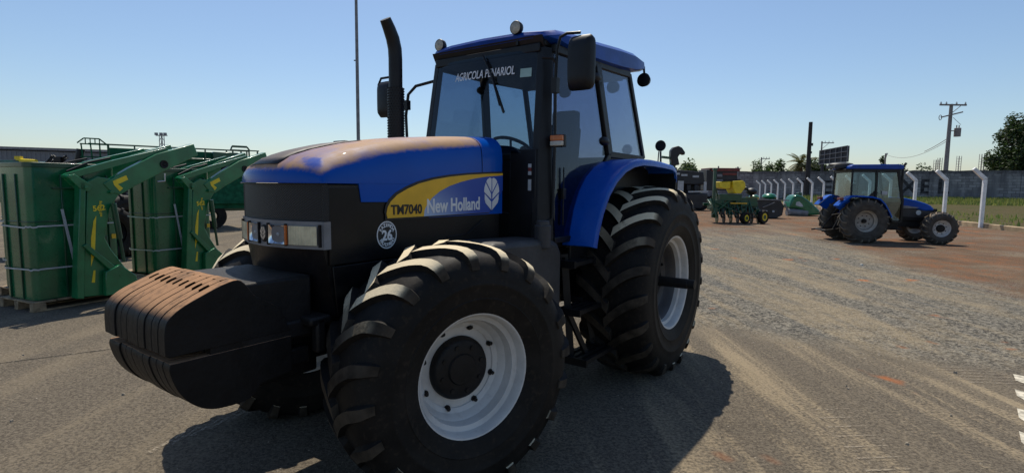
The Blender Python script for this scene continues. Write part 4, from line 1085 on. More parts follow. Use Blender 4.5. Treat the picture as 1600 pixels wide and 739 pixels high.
b = MB(); b.tube([(0, 0, 0), (0, 0, 6), (0, 0, pt.z + 1)], [.085, .08, .06], 14); b.box((0, 0, .01), (.4, .4, .04)); b.box((-.1, 0, at(560, 95, 26).z), (.1, .05, .05))
o = b.build('flagpole', M['greymetal'], loc=(pb.x, 26, 0)); tag(o, 'tall thin grey metal pole rising behind the tractor hood into the sky', 'pole')
# ------------------------------------------------------------------ right: fence posts, kerb, verge, wall
P0 = gnd(1532, 356); P7 = gnd(1285, 326.7); stp = (P7 - P0) / 7; pd = stp.normalized(); pn = Vector((pd.y, -pd.x, 0))   # pn points to the verge
if pn.x < 0: pn = -pn
post = empty('fence_post', P0, math.atan2(pd.y, pd.x))
hb_ = at(1541, 279, P0.y).z
b = MB(); 
b.box((0, 0, hb_ / 2), (.15, .15, hb_)); b.prism([(-.075, 0), (.075, 0), (.075 + .50, .50), (-.06 + .52, .62), (-.075, .10)], -.075, .075, 'x', T=Matrix.Translation((0, 0, hb_ - .08)))
b.build('post_shaft', M['postwhite'], post, bevel=.008)
b = MB()
for k in range(9): b.tube([(-.08, -.085, .3 + k * .25), (.08, -.085, .3 + k * .25)], .006, 5)
b.build('wire_tie', M['greymetal'], post)
GRP = 'white bent concrete fence posts'
ords = ['nearest', 'second', 'third', 'fourth', 'fifth', 'sixth', 'seventh', 'eighth', 'ninth', 'tenth', 'eleventh', 'twelfth', 'thirteenth', 'fourteenth', 'fifteenth', 'farthest']
where = {0: 'largest white bent concrete post, standing at the kerb right of the small blue tractor', 1: 'white bent concrete post rising just behind the front wheel of the small tractor', 2: 'white bent concrete post seen beside the exhaust pipe of the small tractor',
         3: 'white bent concrete post hidden behind the hood and cab front of the small tractor', 4: 'white bent concrete post seen through the cab glass of the small tractor', 5: 'white bent concrete post hidden behind the rear of the small cab',
         6: 'white bent concrete post just left of the small tractor cab', 7: 'white bent concrete post above the far fender of the small tractor', 8: 'white bent concrete post right behind the tip of the green header hood'}
for k in range(16):
    q = post if k == 0 else copy_tree(post)
    q.location = P0 + stp * k
    tag(q, where.get(k, 'white bent concrete post, %s counted from the near end of the row along the wall' % ords[k]), 'fence post', GRP)
# fence wires, two bays long runs
kb = MB()
K0 = P0 - pd * 30; K1 = P0 + pd * 60
off_ = pn * .25
prof = [(-.10, 0), (-.10, .20), (-.08, .22), (.16, .22), (.18, .20), (.18, 0)]
kb.grid([[tuple(base + pn * (a + .18) + Vector((0, 0, z))) for a, z in prof] for base in (K0, P0, K1)])
o = kb.build('kerb', M['kerb'], smooth=0); struct(o)
def mat_verge():
    mt, t, p = nt('dry verge soil'); g = G(t); co = g.coord('Object')
    n = g.noise(co, .5, 5, .6); n2 = g.noise(co, 4, 5, .65)
    c = g.mix(g.ramp(n, .35, .65), (.085, .066, .034), (.06, .065, .022)); c = g.mix(g.ramp(n2, .5, .7), c, (.13, .105, .06))
    g.put(p.inputs['Base Color'], c); p.inputs['Roughness'].default_value = .95; p.inputs['Specular IOR Level'].default_value = .05; g.put(p.inputs['Normal'], g.bump(n2, .8, .1)); return mt
M['verge'] = mat_verge()
WA, WB = at(1085, 318, 90), at(1790, 318, 64); WA.z = WB.z = 0
wd = (WB - WA).normalized(); wl_ = (WB - WA).length; wr = math.atan2(wd.y, wd.x)
v0, v1 = K0 + pn * .34, K1 + pn * .34
vb = MB(); vb.add([(v0.x, v0.y, .16), (v0.x + 60, v0.y - 5, .16), (WB.x + 8, WB.y - .1, .3), (WA.x, WA.y - .1, .3), (v1.x, min(v1.y, 86), .2)], [(0, 1, 2, 3, 4)])
struct(vb.build('verge', M['verge'], smooth=0))
# grass
gb = MB()
for _ in range(30000):
    t = rnd.random(); q = WA.lerp(WB, rnd.uniform(.25, 1.0)); s = rnd.random() ** 1.6
    far = q - Vector((0, .5 + 16 * s, 0))
    if (far - P0).dot(pn) < .5: continue
    if s > .4 and rnd.random() < .6: continue
    h = rnd.uniform(.25, .75) * (1.35 - .9 * s); w = rnd.uniform(.05, .13); a = rnd.random() * 3.1; lean = rnd.uniform(-.3, .3)
    dx, dy = math.cos(a) * w, math.sin(a) * w
    gb.add([(far.x - dx, far.y - dy, .17), (far.x + dx, far.y + dy, .17), (far.x + lean * h, far.y + lean * .5, .2 + h)], [(0, 1, 2)])
for _ in range(1100):
    k = rnd.uniform(-4, 50); far = P0 + pd * k + pn * rnd.uniform(.5, 7)
    h = rnd.uniform(.08, .30); w = rnd.uniform(.03, .08); a = rnd.random() * 3.1
    dx, dy = math.cos(a) * w, math.sin(a) * w
    gb.add([(far.x - dx, far.y - dy, .15), (far.x + dx, far.y + dy, .15), (far.x + rnd.uniform(-.1, .1), far.y, .16 + h)], [(0, 1, 2)])
struct(gb.build('grass', M['grassleaf'], smooth=0, merge=False), 'stuff')

def mat_wall():
    mt, t, p = nt('stained block wall'); g = G(t)
    co = g.coord('Object'); o = g.n('ShaderNodeMapping'); g.put(o.inputs[0], co); o.inputs['Rotation'].default_value = (R_(90), 0, 0)
    x, y, z = g.xyz(co)
    cmb = g.n('ShaderNodeCombineXYZ'); g.put(cmb.inputs[0], x); g.put(cmb.inputs[1], z)
    br = g.n('ShaderNodeTexBrick'); g.put(br.inputs['Vector'], cmb.outputs[0])
    br.inputs['Scale'].default_value = 1; br.inputs['Brick Width'].default_value = .8; br.inputs['Row Height'].default_value = .38; br.inputs['Mortar Size'].default_value = .025
    br.inputs['Color1'].default_value = (.36, .34, .345, 1); br.inputs['Color2'].default_value = (.19, .18, .19, 1); br.inputs['Mortar'].default_value = (.09, .085, .085, 1)
    n = g.noise(co, .35, 5, .65); ns = g.noise(g.scale(co, 1, 1, .12), .9, 5, .6); nf = g.noise(co, 3, 5, .6)
    c = g.mix(g.ramp(n, .42, .62), br.outputs[0], (.145, .14, .15))
    c = g.mix(g.math('MULTIPLY', g.ramp(ns, .45, .7), .6), c, (.42, .40, .40))
    top = g.ramp(g.math('ADD', z, g.math('MULTIPLY', g.math('SUBTRACT', nf, .5), 1.6)), 3.7, 4.6)
    c = g.mix(g.math('MULTIPLY', top, .75), c, (.06, .055, .058))
    c = g.mix(g.math('MULTIPLY', g.ramp(nf, .55, .75), .4), c, (.08, .076, .08))
    g.put(p.inputs['Base Color'], c); p.inputs['Roughness'].default_value = .95; p.inputs['Specular IOR Level'].default_value = .2
    g.put(p.inputs['Normal'], g.bump(br.outputs['Fac'], -.4, .05)); return mt
M['wall'] = mat_wall()
M['wallpaint'] = mat('faded black wall paint', (.055, .052, .057), .9, var=.35, scale=2, spec=.2)
HWALL = 4.55
wall = tag(empty('block_wall', (WA.x, WA.y, 0), wr), 'long weathered grey block wall with faded painted letters behind the fence posts', 'wall')
b = MB(); seg_n = 60
topz = [HWALL + .05 * math.sin(i * 1.7) + rnd.uniform(-.03, .03) for i in range(seg_n + 1)]
for i in range(seg_n):
    x0, x1 = wl_ * i / seg_n, wl_ * (i + 1) / seg_n
    b.add([(x0, 0, 0), (x1, 0, 0), (x1, 0, topz[i + 1]), (x0, 0, topz[i]), (x0, .2, 0), (x1, .2, 0), (x1, .2, topz[i + 1]), (x0, .2, topz[i])], [(0, 1, 2, 3), (4, 7, 6, 5), (3, 2, 6, 7)])
b.build('masonry', M['wall'], wall, smooth=0)
b = MB()
k = 0; xx = 3.0
while xx < wl_: b.box((xx, -.06, HWALL / 2 - .02), (.35, .13, HWALL - .1)); xx += 9.5
b.build('pilaster', M['wall'], wall, smooth=0)
b = MB()
def wall_s(u, v_):
    d = ray(u, v_); n_ = Vector((-wd.y, wd.x, 0)); t = (WA - Vector((0, 0, CAM_H))).dot(n_) / d.dot(n_); q = Vector((0, 0, CAM_H)) + d * t
    return (q - WA).dot(wd), q.z
for ch, u in (('T', 1246), ('E', 1283), ('E', 1321), ('X', 1406), ('E', 1436), ('L', 1463)):
    s_, z_ = wall_s(u, 302); text_mb(b, ch, 2.75, frame((s_, -.004, z_), (1, 0, 0), (0, 0, 1)), 0, bold=.07, depth=.006)
b.build('painted_letters', M['wallpaint'], wall, smooth=0)

# ------------------------------------------------------------------ small blue tractor in front of the wall
c0 = gnd(1349, 379.5); hd_ = Vector((.995, -.10, 0)).normalized(); lf_ = Vector((-hd_.y, hd_.x, 0))
so_ = c0 + lf_ * .72 - hd_ * .06
st_ = tag(empty('tractor', (so_.x, so_.y, 0), math.atan2(hd_.y, hd_.x)), 'small blue tractor with green tinted cab parked side-on before the block wall', 'tractor')
M['rimcream'] = mat('cream wheel paint', (.42, .38, .32), .5, var=.1, grime=.4); M['rimcream2'] = mat('dull cream wheel paint', (.33, .30, .26), .55, var=.1, grime=.3)
tm2 = [M['rubber2'], M['lug2'], M['rubber2']]
for s in (1, -1):
    wheel('wheel', st_, (0, .72 * s, .755), 0, .785, .37, .48, 19, .04, .045, .755, .2, .17, .02, .075, .08, [M['rimcream'], M['rimcream2']], tm2, flip=s < 0)
    wheel('wheel', st_, (2.46, .70 * s, .545), -.06 * 1, .565, .285, .36, 18, .032, .038, .545, .15, .14, .05, .13, .07, [M['rim'], M['rim']], tm2, flip=s < 0)
b = MB(); b.box((1.2, 0, .75), (2.8, .38, .42)); b.box((1.95, 0, .98), (1.4, .5, .42)); b.tube([(2.46, -.6, .52), (2.46, .6, .52)], .09, 10); b.tube([(0, -.7, .735), (0, .7, .735)], .14, 12); b.box((2.52, 0, .86), (.3, .34, .36)); b.box((.85, 0, 1.06), (.9, 1.02, .64)); b.box((.95, -.36, .62), (.6, .3, .34)); b.box((1.2, -.5, .5), (.3, .2, .03))
b.build('chassis', M['iron'], st_, bevel=.03)
b = MB()
for s in (1, -1): b.tube([(-.2, .3 * s, .5), (-.75, .38 * s, .42), (-1.18, .40 * s, .36)], .03, 8); b.tube([(-.4, .25 * s, 1.15), (-.8, .36 * s, .45)], .022, 8)
b.tube([(-1.05, -.42, .38), (-1.05, .42, .38)], .03, 8); b.tube([(-.2, 0, 1.0), (-.7, 0, .9)], .03, 8)
b.build('hitch', M['iron'], st_)
hp = [(1.28 + (x - 1.28) * 1.0, z) for x, z in [(1.28, 1.24), (1.28, 1.585), (1.60, 1.545), (1.95, 1.47), (2.25, 1.38), (2.42, 1.30), (2.52, 1.21), (2.545, 1.12), (2.20, 1.10), (1.9, 1.20)]]
b = MB(); b.prism(hp, -.28, .28, 'y'); h2 = b.build('hood', M['blue'], st_, bevel=.07, seg=3)
b = MB()
for s in (1, -1): b.prism([(1.30, 1.20), (1.30, 1.29), (1.60, 1.29), (2.05, 1.225), (1.9, 1.195)], .284 * s, .27 * s, 'y')
b.build('hood_stripe', M['greymetal'], st_)
b = MB()
for s in (1, -1):
    b.prism([(1.26, .92), (1.26, 1.235), (2.1, 1.14), (2.46, 1.09), (2.50, .86)], .274 * s, .25 * s, 'y')
b.build('side_panel', M['darkbox'], st_)
for s in (1, -1): b = MB(); b.lathe([(0, 0), (0, .085), (.004, .085), (.004, 0)], 20, T=Matrix.Translation((2.02, .286 * s, 1.05)) @ Matrix.Scale(s, 4, (0, 1, 0))); b.build('badge', M['strap'], st_)
b = MB(); Q = {}
for s in (1, -1):
    y0, y1 = .62 * s, .58 * s
    Rb, Rt, Bb, Bt, Fb, Ft = (-.40, y0, 1.50), (-.38, y1, 2.48), (.40, y0, 1.45), (.40, y1, 2.48), (1.30, y0 * .92, 1.45), (1.10, y1 * .96, 2.48)
    Q[s] = (Rb, Rt, Bb, Bt, Fb, Ft)
    b.bar(Rb, Rt, .06, .08); b.bar(Bb, Bt, .06, .08); b.bar(Fb, Ft, .06, .08); b.bar(Rt, Ft, .07, .12); b.bar(Rb, Bb, .06, .06)
    b.slab([(.40, y0, 1.85), (.44, y0, 1.45), (.08, y0, 1.50)], .05 * s)
    b.slab([(-.40, y0 * .98, 1.52), (.48, y0 * .98, 1.52), (1.0, y0 * .98, .75), (.7, y0 * .98, .75), (-.4, y0 * .98, 1.2)], .04 * s)
    b.bar((1.30, y0 * .92, 1.5), (1.30, y0 * .9, .74), .06, .07); b.bar((1.0, y0 * .97, .74), (1.3, y0 * .92, .74), .05, .06); b.bar((.45, y0, 1.5), (1.0, y0, .74), .06, .05)
b.box((.45, 0, 1.2), (1.6, 1.1, .08)); b.box((1.30, 0, 1.25), (.06, 1.0, .6)); b.bar((-.40, -.6, 1.5), (-.40, .6, 1.5), .06, .06); b.bar((-.38, -.58, 2.46), (-.38, .58, 2.46), .06, .1); b.bar((1.1, -.56, 2.46), (1.1, .56, 2.46), .06, .1)
b.build('cab_frame', M['black'], st_)
for s in (1, -1):
    Rb, Rt, Bb, Bt, Fb, Ft = Q[s]
    b = MB(); b.slab([Bb, Bt, Ft, Fb, (1.30, .56 * s, .78), (1.0, .6 * s, .78)], .006); dr = b.build('door', M['glassgreen'], st_, smooth=0)
    b = MB(); b.box((.68, .625 * s, 1.72), (.18, .01, .12)); b.build('sticker', M['strap'], dr)
    b = MB(); b.slab([Rb, Rt, Bt, Bb], .006); b.build('side_window', M['glassgreen'], st_, smooth=0)
b = MB(); b.slab([Q[1][4], Q[1][5], Q[-1][5], Q[-1][4]], .006); b.build('windscreen', M['glassgreen'], st_, smooth=0)
b = MB(); b.slab([Q[1][0], Q[1][1], Q[-1][1], Q[-1][0]], .006); b.build('rear_window', M['glassgreen'], st_, smooth=0)
b = MB(); b.box((.1, 0, 1.45), (.5, .5, .18)); b.box((-.12, 0, 1.75), (.12, .48, .55)); b.bar((.95, 0, 1.3), (.8, 0, 1.72), .05, .05); b.tube([(.8 + .03 * math.sin(a), .18 * math.cos(a), 1.74 + .12 * math.sin(a)) for a in np.linspace(0, 6.283, 17)], .015, 6); b.build('seat', M['cloth'], st_, bevel=.03)
b = MB(); b.prism([(-.50, 2.52), (-.48, 2.62), (-.35, 2.68), (1.05, 2.70), (1.24, 2.66), (1.27, 2.56), (1.2, 2.52)], -.62, .62, 'y'); r2 = b.build('roof', M['roofblue'], st_, bevel=.03)
b = MB(); b.prism([(-.62, 2.50), (1.15, 2.50), (1.12, 2.53), (-.6, 2.53)], -.60, .60, 'y'); b.build('headliner', M['black'], r2)
b = MB(); b.ball((-.50, 0, 2.69), (.42, .34, .09)); b.box((-.60, 0, 2.61), (.50, .7, .12)); b.build('roof_unit', M['darkbox'], r2, bevel=.02)
for s in (1, -1):
    pf = [(-.93, 1.27), (-.86, 1.36), (-.56, 1.60), (-.40, 1.63), (.16, 1.60), (.42, 1.53), (.60, 1.35), (.76, 1.08), (.84, .90)]
    b = MB(); rowf = []
    for x, z in pf:
        d_ = Vector((x, 0, z - .8)).normalized() * .05
        rowf.append([(x, .55 * s, z), (x, .90 * s, z), (x - d_.x, .93 * s, z - d_.z), (x - d_.x, .90 * s, z - d_.z), (x - d_.x * .5, .55 * s, z - d_.z * .5)])
    b.grid(rowf, wrap=True); b.add(rowf[0], [tuple(range(5))]); b.add(rowf[-1], [tuple(range(4, -1, -1))])
    b.prism([(x * .97, z - .03) for x, z in pf] + [(.3, .9), (-.5, 1.0)], .57 * s, .545 * s, 'y')
    f_ = b.build('fender', M['blue'], st_, smooth=40)
    b = MB(); b.box((-.80, .74 * s, 1.50), (.12, .22, .09)); b.build('tail_lamp', M['redpaint'], f_, bevel=.01)
b = MB(); b.tube([(1.74, .30, 1.4), (1.74, .30, 2.55), (1.76, .30, 2.66), (1.84, .30, 2.78)], [.045, .045, .045, .04], 12); b.build('exhaust', M['black'], st_)

# ------------------------------------------------------------------ machines standing along the back
def local(u, v_, Y): 
    q = gnd(u, v_); return q
po = gnd(1148, 349); k_ = po.y / F_PX
def L2(u, v_): return ((u - 1148) * k_, (349.5 + .011 * (u - 1148) - v_) * k_)
pl = tag(empty('planter', po, R_(6)), 'green seed planter with a bright yellow hopper standing on the red soil', 'planter')
b = MB()
b.bar((-1.25, .3, .75), (1.3, .3, .75), .18, .18); b.bar((-1.2, 1.2, .95), (1.3, 1.2, .95), .14, .14); b.box((.2, .7, 1.25), (1.5, .5, .12)); b.box((.75, .1, 1.0), (.9, .3, .22)); b.box((-.6, .2, 1.1), (.5, .3, .4))
for xx in (-1.1, -.5, .1, .7, 1.2): b.bar((xx, -.2, .55), (xx, .9, 1.2), .08, .1); b.bar((xx, .5, .8), (xx + .1, .4, 1.4), .06, .06)
b.bar((-1.3, -.1, .45), (-.5, -.3, 1.2), .07, .07); b.bar((-1.2, -.2, 1.1), (0.2, -.25, .5), .06, .06); b.bar((-1.22, 0, .3), (-1.22, 0, 2.75), .13, .13); b.bar((-1.22, 0, 2.1), (-.95, .1, 1.4), .06, .06); b.box((-1.22, 0, 2.78), (.22, .14, .1))
b.box((.1, .6, .95), (2.3, .9, .55)); b.box((-.3, .2, 1.35), (1.2, .5, .35)); b.box((.6, .2, 1.2), (1.2, .4, .3)); b.box((-.95, .1, .9), (.5, .4, .6))
for k_2 in range(14): b.bar((-1.2 + .18 * k_2, -.32, rnd.uniform(.35, .6)), (-1.15 + .18 * k_2 + rnd.uniform(-.2, .2), .1, rnd.uniform(.9, 1.4)), .05, .05)
b.build('frame', M['greend'], pl, bevel=.015)
for i in range(7):
    xx = -1.15 + i * .38
    q = MB(); q.lathe([(-.03, 0), (-.05, .06), (-.006, .28), (.006, .28), (.05, .06), (.03, 0)], 20, T=Matrix.Translation((xx + .1, -.1, .27)) @ Matrix.Rotation(R_(80), 4, 'Z')); q.box((xx, -.05, .62), (.2, .3, .34)); q.bar((xx, -.1, .3), (xx, .3, .8), .07, .07)
    q.build('row_unit', M['darkbox' if i % 2 else 'greend'], pl, bevel=.01)
for xx, rr in ((1.33, .36), (.35, .30)):
    q = MB(); q.lathe([(-.1, rr * .55), (-.12, rr * .9), (-.06, rr), (.06, rr), (.12, rr * .9), (.1, rr * .55)], 28, 0, T=Matrix.Translation((xx, -.35, rr)) @ Matrix.Rotation(R_(25), 4, 'Z')); q.lathe([(-.11, rr * .56), (-.125, rr * .48), (-.09, rr * .2), (-.1, 0)], 24, 1, T=Matrix.Translation((xx, -.35, rr)) @ Matrix.Rotation(R_(25), 4, 'Z')); q.lathe([(-.127, rr * .3), (-.127, 0)], 16, 2, T=Matrix.Translation((xx, -.35, rr)) @ Matrix.Rotation(R_(25), 4, 'Z'))
    q.build('wheel', [M['rubber'], M['yellow'], M['greend']], pl)
q = MB(); q.box((.95, .1, 1.32), (.7, .06, .10)); q.box((.1, -.12, 1.05), (.9, .05, .05)); q.build('yellow_trim', M['yellowdecal'], pl)
hop = [(-.30, 2.20), (-.32, 1.85), (.05, 1.55), (.18, 1.52), (.28, 1.58), (.40, 1.95), (.36, 2.14), (.20, 2.24)]
q = MB(); q.prism([L2(1138, 284), L2(1139, 296), L2(1143, 303), L2(1152, 303), L2(1159, 293), L2(1158, 286), L2(1154, 283)], -.25, .55, 'y'); q.prism([L2(1118, 285), L2(1119, 294), L2(1128, 296), L2(1137, 295), L2(1137, 284)], -.1, .5, 'y')
hp_ = q.build('hopper', M['yellow'], pl, bevel=.03)
q = MB(); q.prism([L2(1122, 284), L2(1123, 281.5), L2(1150, 281), L2(1155, 283)], -.15, .5, 'y'); q.build('lid', M['black'], hp_)
q = MB(); a_ = L2(1178, 300); q.ball((a_[0], .3, a_[1]), (.28, .3, .2)); q.bar((a_[0], .3, .8), (a_[0], .3, a_[1]), .1, .1); q.ball((a_[0] - .3, .3, a_[1] + .15), .1); q.build('drive_unit', M['darkbox'], pl)

ho = gnd(1252, 337); k_ = ho.y / F_PX
def L3(u, v_): return ((u - 1252) * k_, (337.4 - v_) * k_)
hg = tag(empty('harvester_header', ho), 'green snout shaped harvester header end with a grey base, by the fence posts', 'header')
q = MB(); q.prism([L3(1227, 326), L3(1230, 313), L3(1233, 307), L3(1238, 304.5), L3(1246, 306.5), L3(1256, 313), L3(1266, 321), L3(1275, 329), L3(1279, 335), L3(1255, 337), L3(1248, 329), L3(1238, 326)], -.5, .5, 'y'); q.build('hood', M['green'], hg, bevel=.16, seg=4)
q = MB(); q.prism([L3(1236, 321), L3(1237, 316), L3(1241, 315), L3(1246, 319), L3(1248, 323), L3(1243, 323)], -.515, -.495, 'y'); q.build('emblem_patch', M['strap'], hg)
q = MB(); q.tube([L3(1226, 331.5)[0:1] + (-.3,) + L3(1226, 331.5)[1:], L3(1256, 333)[0:1] + (-.3,) + L3(1256, 333)[1:]], .26, 16); q.build('drum', M['greymetal'], hg)
q = MB(); q.prism([L3(1262, 318), L3(1270, 316), L3(1280, 332), L3(1276, 334)], .2, .5, 'y'); q.box((L3(1249, 306)[0], .2, L3(1249, 306)[1]), (.3, .3, .4)); q.build('side_guard', M['greend'], hg, bevel=.05)

bo = gnd(1200, 341); k_ = bo.y / F_PX
def L4(u, v_): return ((u - 1200) * k_, (341 - v_) * k_)
bl = tag(empty('header_platform', bo), 'black harvester platform with a pale top edge between planter and green header', 'header')
q = MB(); q.prism([L4(1176, 341), L4(1177, 312), L4(1216, 313), L4(1222, 322), L4(1220, 336), L4(1210, 341)], -.2, 1.6, 'y'); q.build('body', M['darkbox'], bl, bevel=.05)
q = MB(); q.bar((*L4(1174, 311)[:1], -.25, L4(1174, 311)[1]), (*L4(1228, 313)[:1], -.25, L4(1228, 313)[1]), .1, .07); q.bar((L4(1188, 324)[0], -.25, L4(1188, 324)[1]), (L4(1206, 316)[0], -.25, L4(1206, 316)[1]), .05, .05); q.bar((L4(1222, 318)[0], -.2, L4(1222, 318)[1]), (L4(1230, 334)[0], -.25, L4(1230, 334)[1]), .08, .08); q.build('rail', M['greymetal'], bl)
q = MB(); q.ball((L4(1206, 308)[0], .5, L4(1206, 308)[1]), (.42, .5, .24)); q.ball((L4(1182, 309)[0], .5, L4(1182, 309)[1]), (.3, .4, .18)); q.build('guard', M['green'], bl)
for u in (1183, 1194, 1205): q = MB(); q.box((L4(u, 330)[0], -.22, L4(u, 330)[1]), (.12, .05, .12)); q.build('reflector', M['strap'], bl)

# dark machines left of the planter
do = gnd(1080, 329); k_ = do.y / F_PX
def L5(u, v_): return ((u - 1080) * k_, (329 - v_) * k_)
dm = tag(empty('cotton_stripper', do), 'big black machine with pale edged hopper beside the rear wheel of the large tractor', 'machine'); dm.name = 'harvesting_machine'
q = MB(); q.prism([L5(1058, 327), L5(1057, 302), L5(1106, 302), L5(1104, 318), L5(1096, 327)], 0, 3, 'y'); q.build('hopper', M['darkbox'], dm, bevel=.12)
q = MB(); q.bar((L5(1074, 301)[0], -.05, L5(1074, 300)[1]), (L5(1104, 301)[0], -.05, L5(1104, 299)[1]), .12, .12); q.box((L5(1062, 295)[0], 0, L5(1062, 292)[1]), (.45, .1, .9)); q.box((L5(1100, 293)[0], 0, L5(1100, 291)[1]), (.2, .1, .7)); q.build('edge', M['strap'], dm)
q = MB(); q.prism([L5(1050, 288), L5(1050, 268), L5(1062, 266), L5(1100, 269), L5(1104, 289)], .5, 3.5, 'y'); q.prism([L5(1055, 302), L5(1055, 288), L5(1102, 288), L5(1102, 302)], 1.2, 3.2, 'y')
for u in (1066, 1078, 1090): q.box((L5(u, 295)[0], .6, L5(u, 294)[1]), (.35, .3, .5))
q.build('body', M['darkbox'], dm, bevel=.06)
q = MB()
for u, v_ in ((1058, 272), (1070, 274), (1088, 276)): q.box((L5(u, v_)[0], .48, L5(u, v_)[1]), (.5, .05, .16))
q.build('sign_plate', M['strap'], dm)
for u in (1064, 1098): q = MB(); q.lathe([(-.2, .2), (-.22, .7), (.22, .7), (.2, .2)], 24, T=Matrix.Translation((L5(u, 328)[0], .6, .7))); q.build('wheel', M['rubber'], dm)
ro_ = at(1128, 318, 52)
rm = tag(empty('hay_wagon', (ro_.x, ro_.y, 0)), 'dull red and dark wagon seen behind the planter, its top just under the sky', 'wagon'); rm.name = 'red_wagon'
zt = at(1128, 263, 52).z; ws_ = 52 / F_PX
q = MB(); q.box((-.1, 1.2, zt - 1.15), (48 * ws_, 2.4, 2.0)); q.box((-.2, 1.2, .8), (40 * ws_, 1.6, .5)); q.build('body', M['darkbox'], rm, bevel=.05)
q = MB(); q.box((.2, -.03, zt - .15), (44 * ws_, .1, .3)); q.box((.6, -.03, zt - .55), (22 * ws_, .08, .22)); q.box((.1, 1.2, zt - .05), (46 * ws_, 2.5, .14)); q.build('side_board', M['redpaint'], rm, bevel=.02)
q = MB(); q.bar((22 * ws_, 0, zt - .8), (22 * ws_, 0, zt + .15), .12, .12); q.bar((-8 * ws_, 0, zt - .1), (-8 * ws_, 0, zt + .2), .1, .1); q.box((-6 * ws_, -.08, zt - .7), (.5, .06, .25)); q.build('stake', M['greymetal'], rm)
for xx in (-14, 14): q = MB(); q.lathe([(-.2, .2), (-.2, .55), (.2, .55), (.2, .2)], 20, T=Matrix.Translation((xx * ws_, .3, .55))); q.build('wheel', M['rubber'], rm)

# discharge spout
so2 = at(1050, 262, 40)
spt = tag(empty('forage_spout', (so2.x, so2.y, 0)), 'dark green curved discharge spout rising above the black machine by the rear fender', 'spout'); spt.name = 'discharge_spout'
S5 = 40 / F_PX
zz = lambda v_: so2.z + (262 - v_) * S5
xx_ = lambda u: (u - 1050) * S5
q = MB(); q.tube([(0, 0, 0), (0, 0, zz(262)), (xx_(1052), 0, zz(248))], [.25, .25, .22], 10); q.bar((xx_(1033), 0, zz(246)), (xx_(1052), 0, zz(248)), .3, .16); q.build('duct', M['greend'], spt)
q = MB(); q.prism([(xx_(1046), zz(244)), (xx_(1046), zz(236)), (xx_(1050), zz(231)), (xx_(1057), zz(229)), (xx_(1063), zz(232)), (xx_(1068), zz(239)), (xx_(1067), zz(243)), (xx_(1061), zz(240.5)), (xx_(1057), zz(246)), (xx_(1060), zz(258)), (xx_(1048), zz(260))], -.3, .3, 'y'); q.build('hood', M['darkbox'], spt, bevel=.06)

# ------------------------------------------------------------------ beyond the wall: billboard, poles, cable, bare columns
bp, bq = at(1281, 246, 90), at(1325, 242, 84)
bb = tag(empty('billboard', (bp.x, bp.y, 0), math.atan2(bq.y - bp.y, bq.x - bp.x)), 'back of a dark billboard on steel legs beyond the block wall', 'billboard')
Lb = math.hypot(bq.x - bp.x, bq.y - bp.y)
za0, za1 = at(1281, 236, 90).z, at(1281, 257, 90).z; zb0, zb1 = at(1325, 228, 84).z, at(1325, 253, 84).z
q = MB(); q.slab([(0, 0, za1), (Lb, 0, zb1), (Lb, 0, zb0), (0, 0, za0)], .2); q.build('panel', M['boarddark'], bb, smooth=0)
q = MB()
for t in (0, .33, .66, 1): q.bar((0, -.12, za1 + (za0 - za1) * t), (Lb, -.12, zb1 + (zb0 - zb1) * t), .12, .12)
for t in np.linspace(0, 1, 6): q.bar((Lb * t, -.1, za1 + (zb1 - za1) * t), (Lb * t, -.1, za0 + (zb0 - za0) * t), .10, .10)
q.build('back_frame', M['greymetal'], bb, smooth=0)
for t in (.02, .80): q = MB(); q.box((Lb * t + .2, .3, za1 / 2 + .3), (.35, .35, za1 + .6)); q.build('leg', M['boarddark'], bb)
a, c = at(1262, 270, 80), at(1263.5, 191, 80)
q = MB(); q.tube([(0, 0, 0), (0, 0, c.z)], [.34, .26], 12); q.tube([(.35, 0, 0), (.35, 0, c.z * .55)], .06, 6); q.box((.35, 0, c.z * .72), (.3, .2, .4)); q.box((.3, 0, c.z * .62), (.2, .2, .3))
o = q.build('pole', M['polewood'], loc=(a.x, 80, 0)); tag(o, 'thick dark pole standing alone beyond the wall near the palm', 'pole')
def tpole(u0, v0, Y, arm, label, grp=None):
    q0 = at(u0, v0, Y); e_ = empty('utility_pole', (q0.x, Y, 0)); tag(e_, label, 'pole', grp)
    q = MB(); q.tube([(0, 0, 0), (0, 0, q0.z)], [.2, .14], 8); q.build('pole_shaft', M['polegrey'], e_)
    q = MB(); q.box((arm / 2 - .15, 0, q0.z - .3), (arm, .14, .16)); q.bar((0, 0, q0.z - 1.6), (arm * .55, 0, q0.z - .35), .07, .07); q.build('crossarm', M['polegrey'], e_)
    q = MB()
    for k in range(3): q.tube([(arm * (.25 + .3 * k), 0, q0.z - .2), (arm * (.25 + .3 * k), 0, q0.z + .08)], .06, 6)
    q.build('insulator', M['strap'], e_)
tpole(1190, 246, 120, 2.0, 'small pale utility pole far beyond the wall above the bushes left of the palm', 'distant utility poles')
tpole(1284.5, 221, 110, 2.6, 'pale utility pole with one-sided crossarm standing behind the billboard', 'distant utility poles')
tpole(1150, 262, 150, 1.6, 'tiny distant utility pole over the right end of the red wagon', 'distant utility poles')
tpole(1384, 240, 120, .5, 'short pale pole above the small tractor cab, beyond the wall', 'distant utility poles')
q1 = at(1487.5, 163, 80); qb = at(1478, 262, 80)
up_ = tag(empty('utility_pole', (qb.x, 80, 0)), 'tall concrete utility pole with two crossarms and a transformer, right of the small tractor', 'pole', None)
q = MB(); q.tube([(0, 0, 0), (0, 0, q1.z)], [.34, .22], 12); q.build('pole_shaft', M['polegrey'], up_)
s8 = 80 / F_PX
q = MB(); q.box((.1, -.2, q1.z - .15), (3.9, .2, .22)); q.build('crossarm', M['polegrey'], up_)
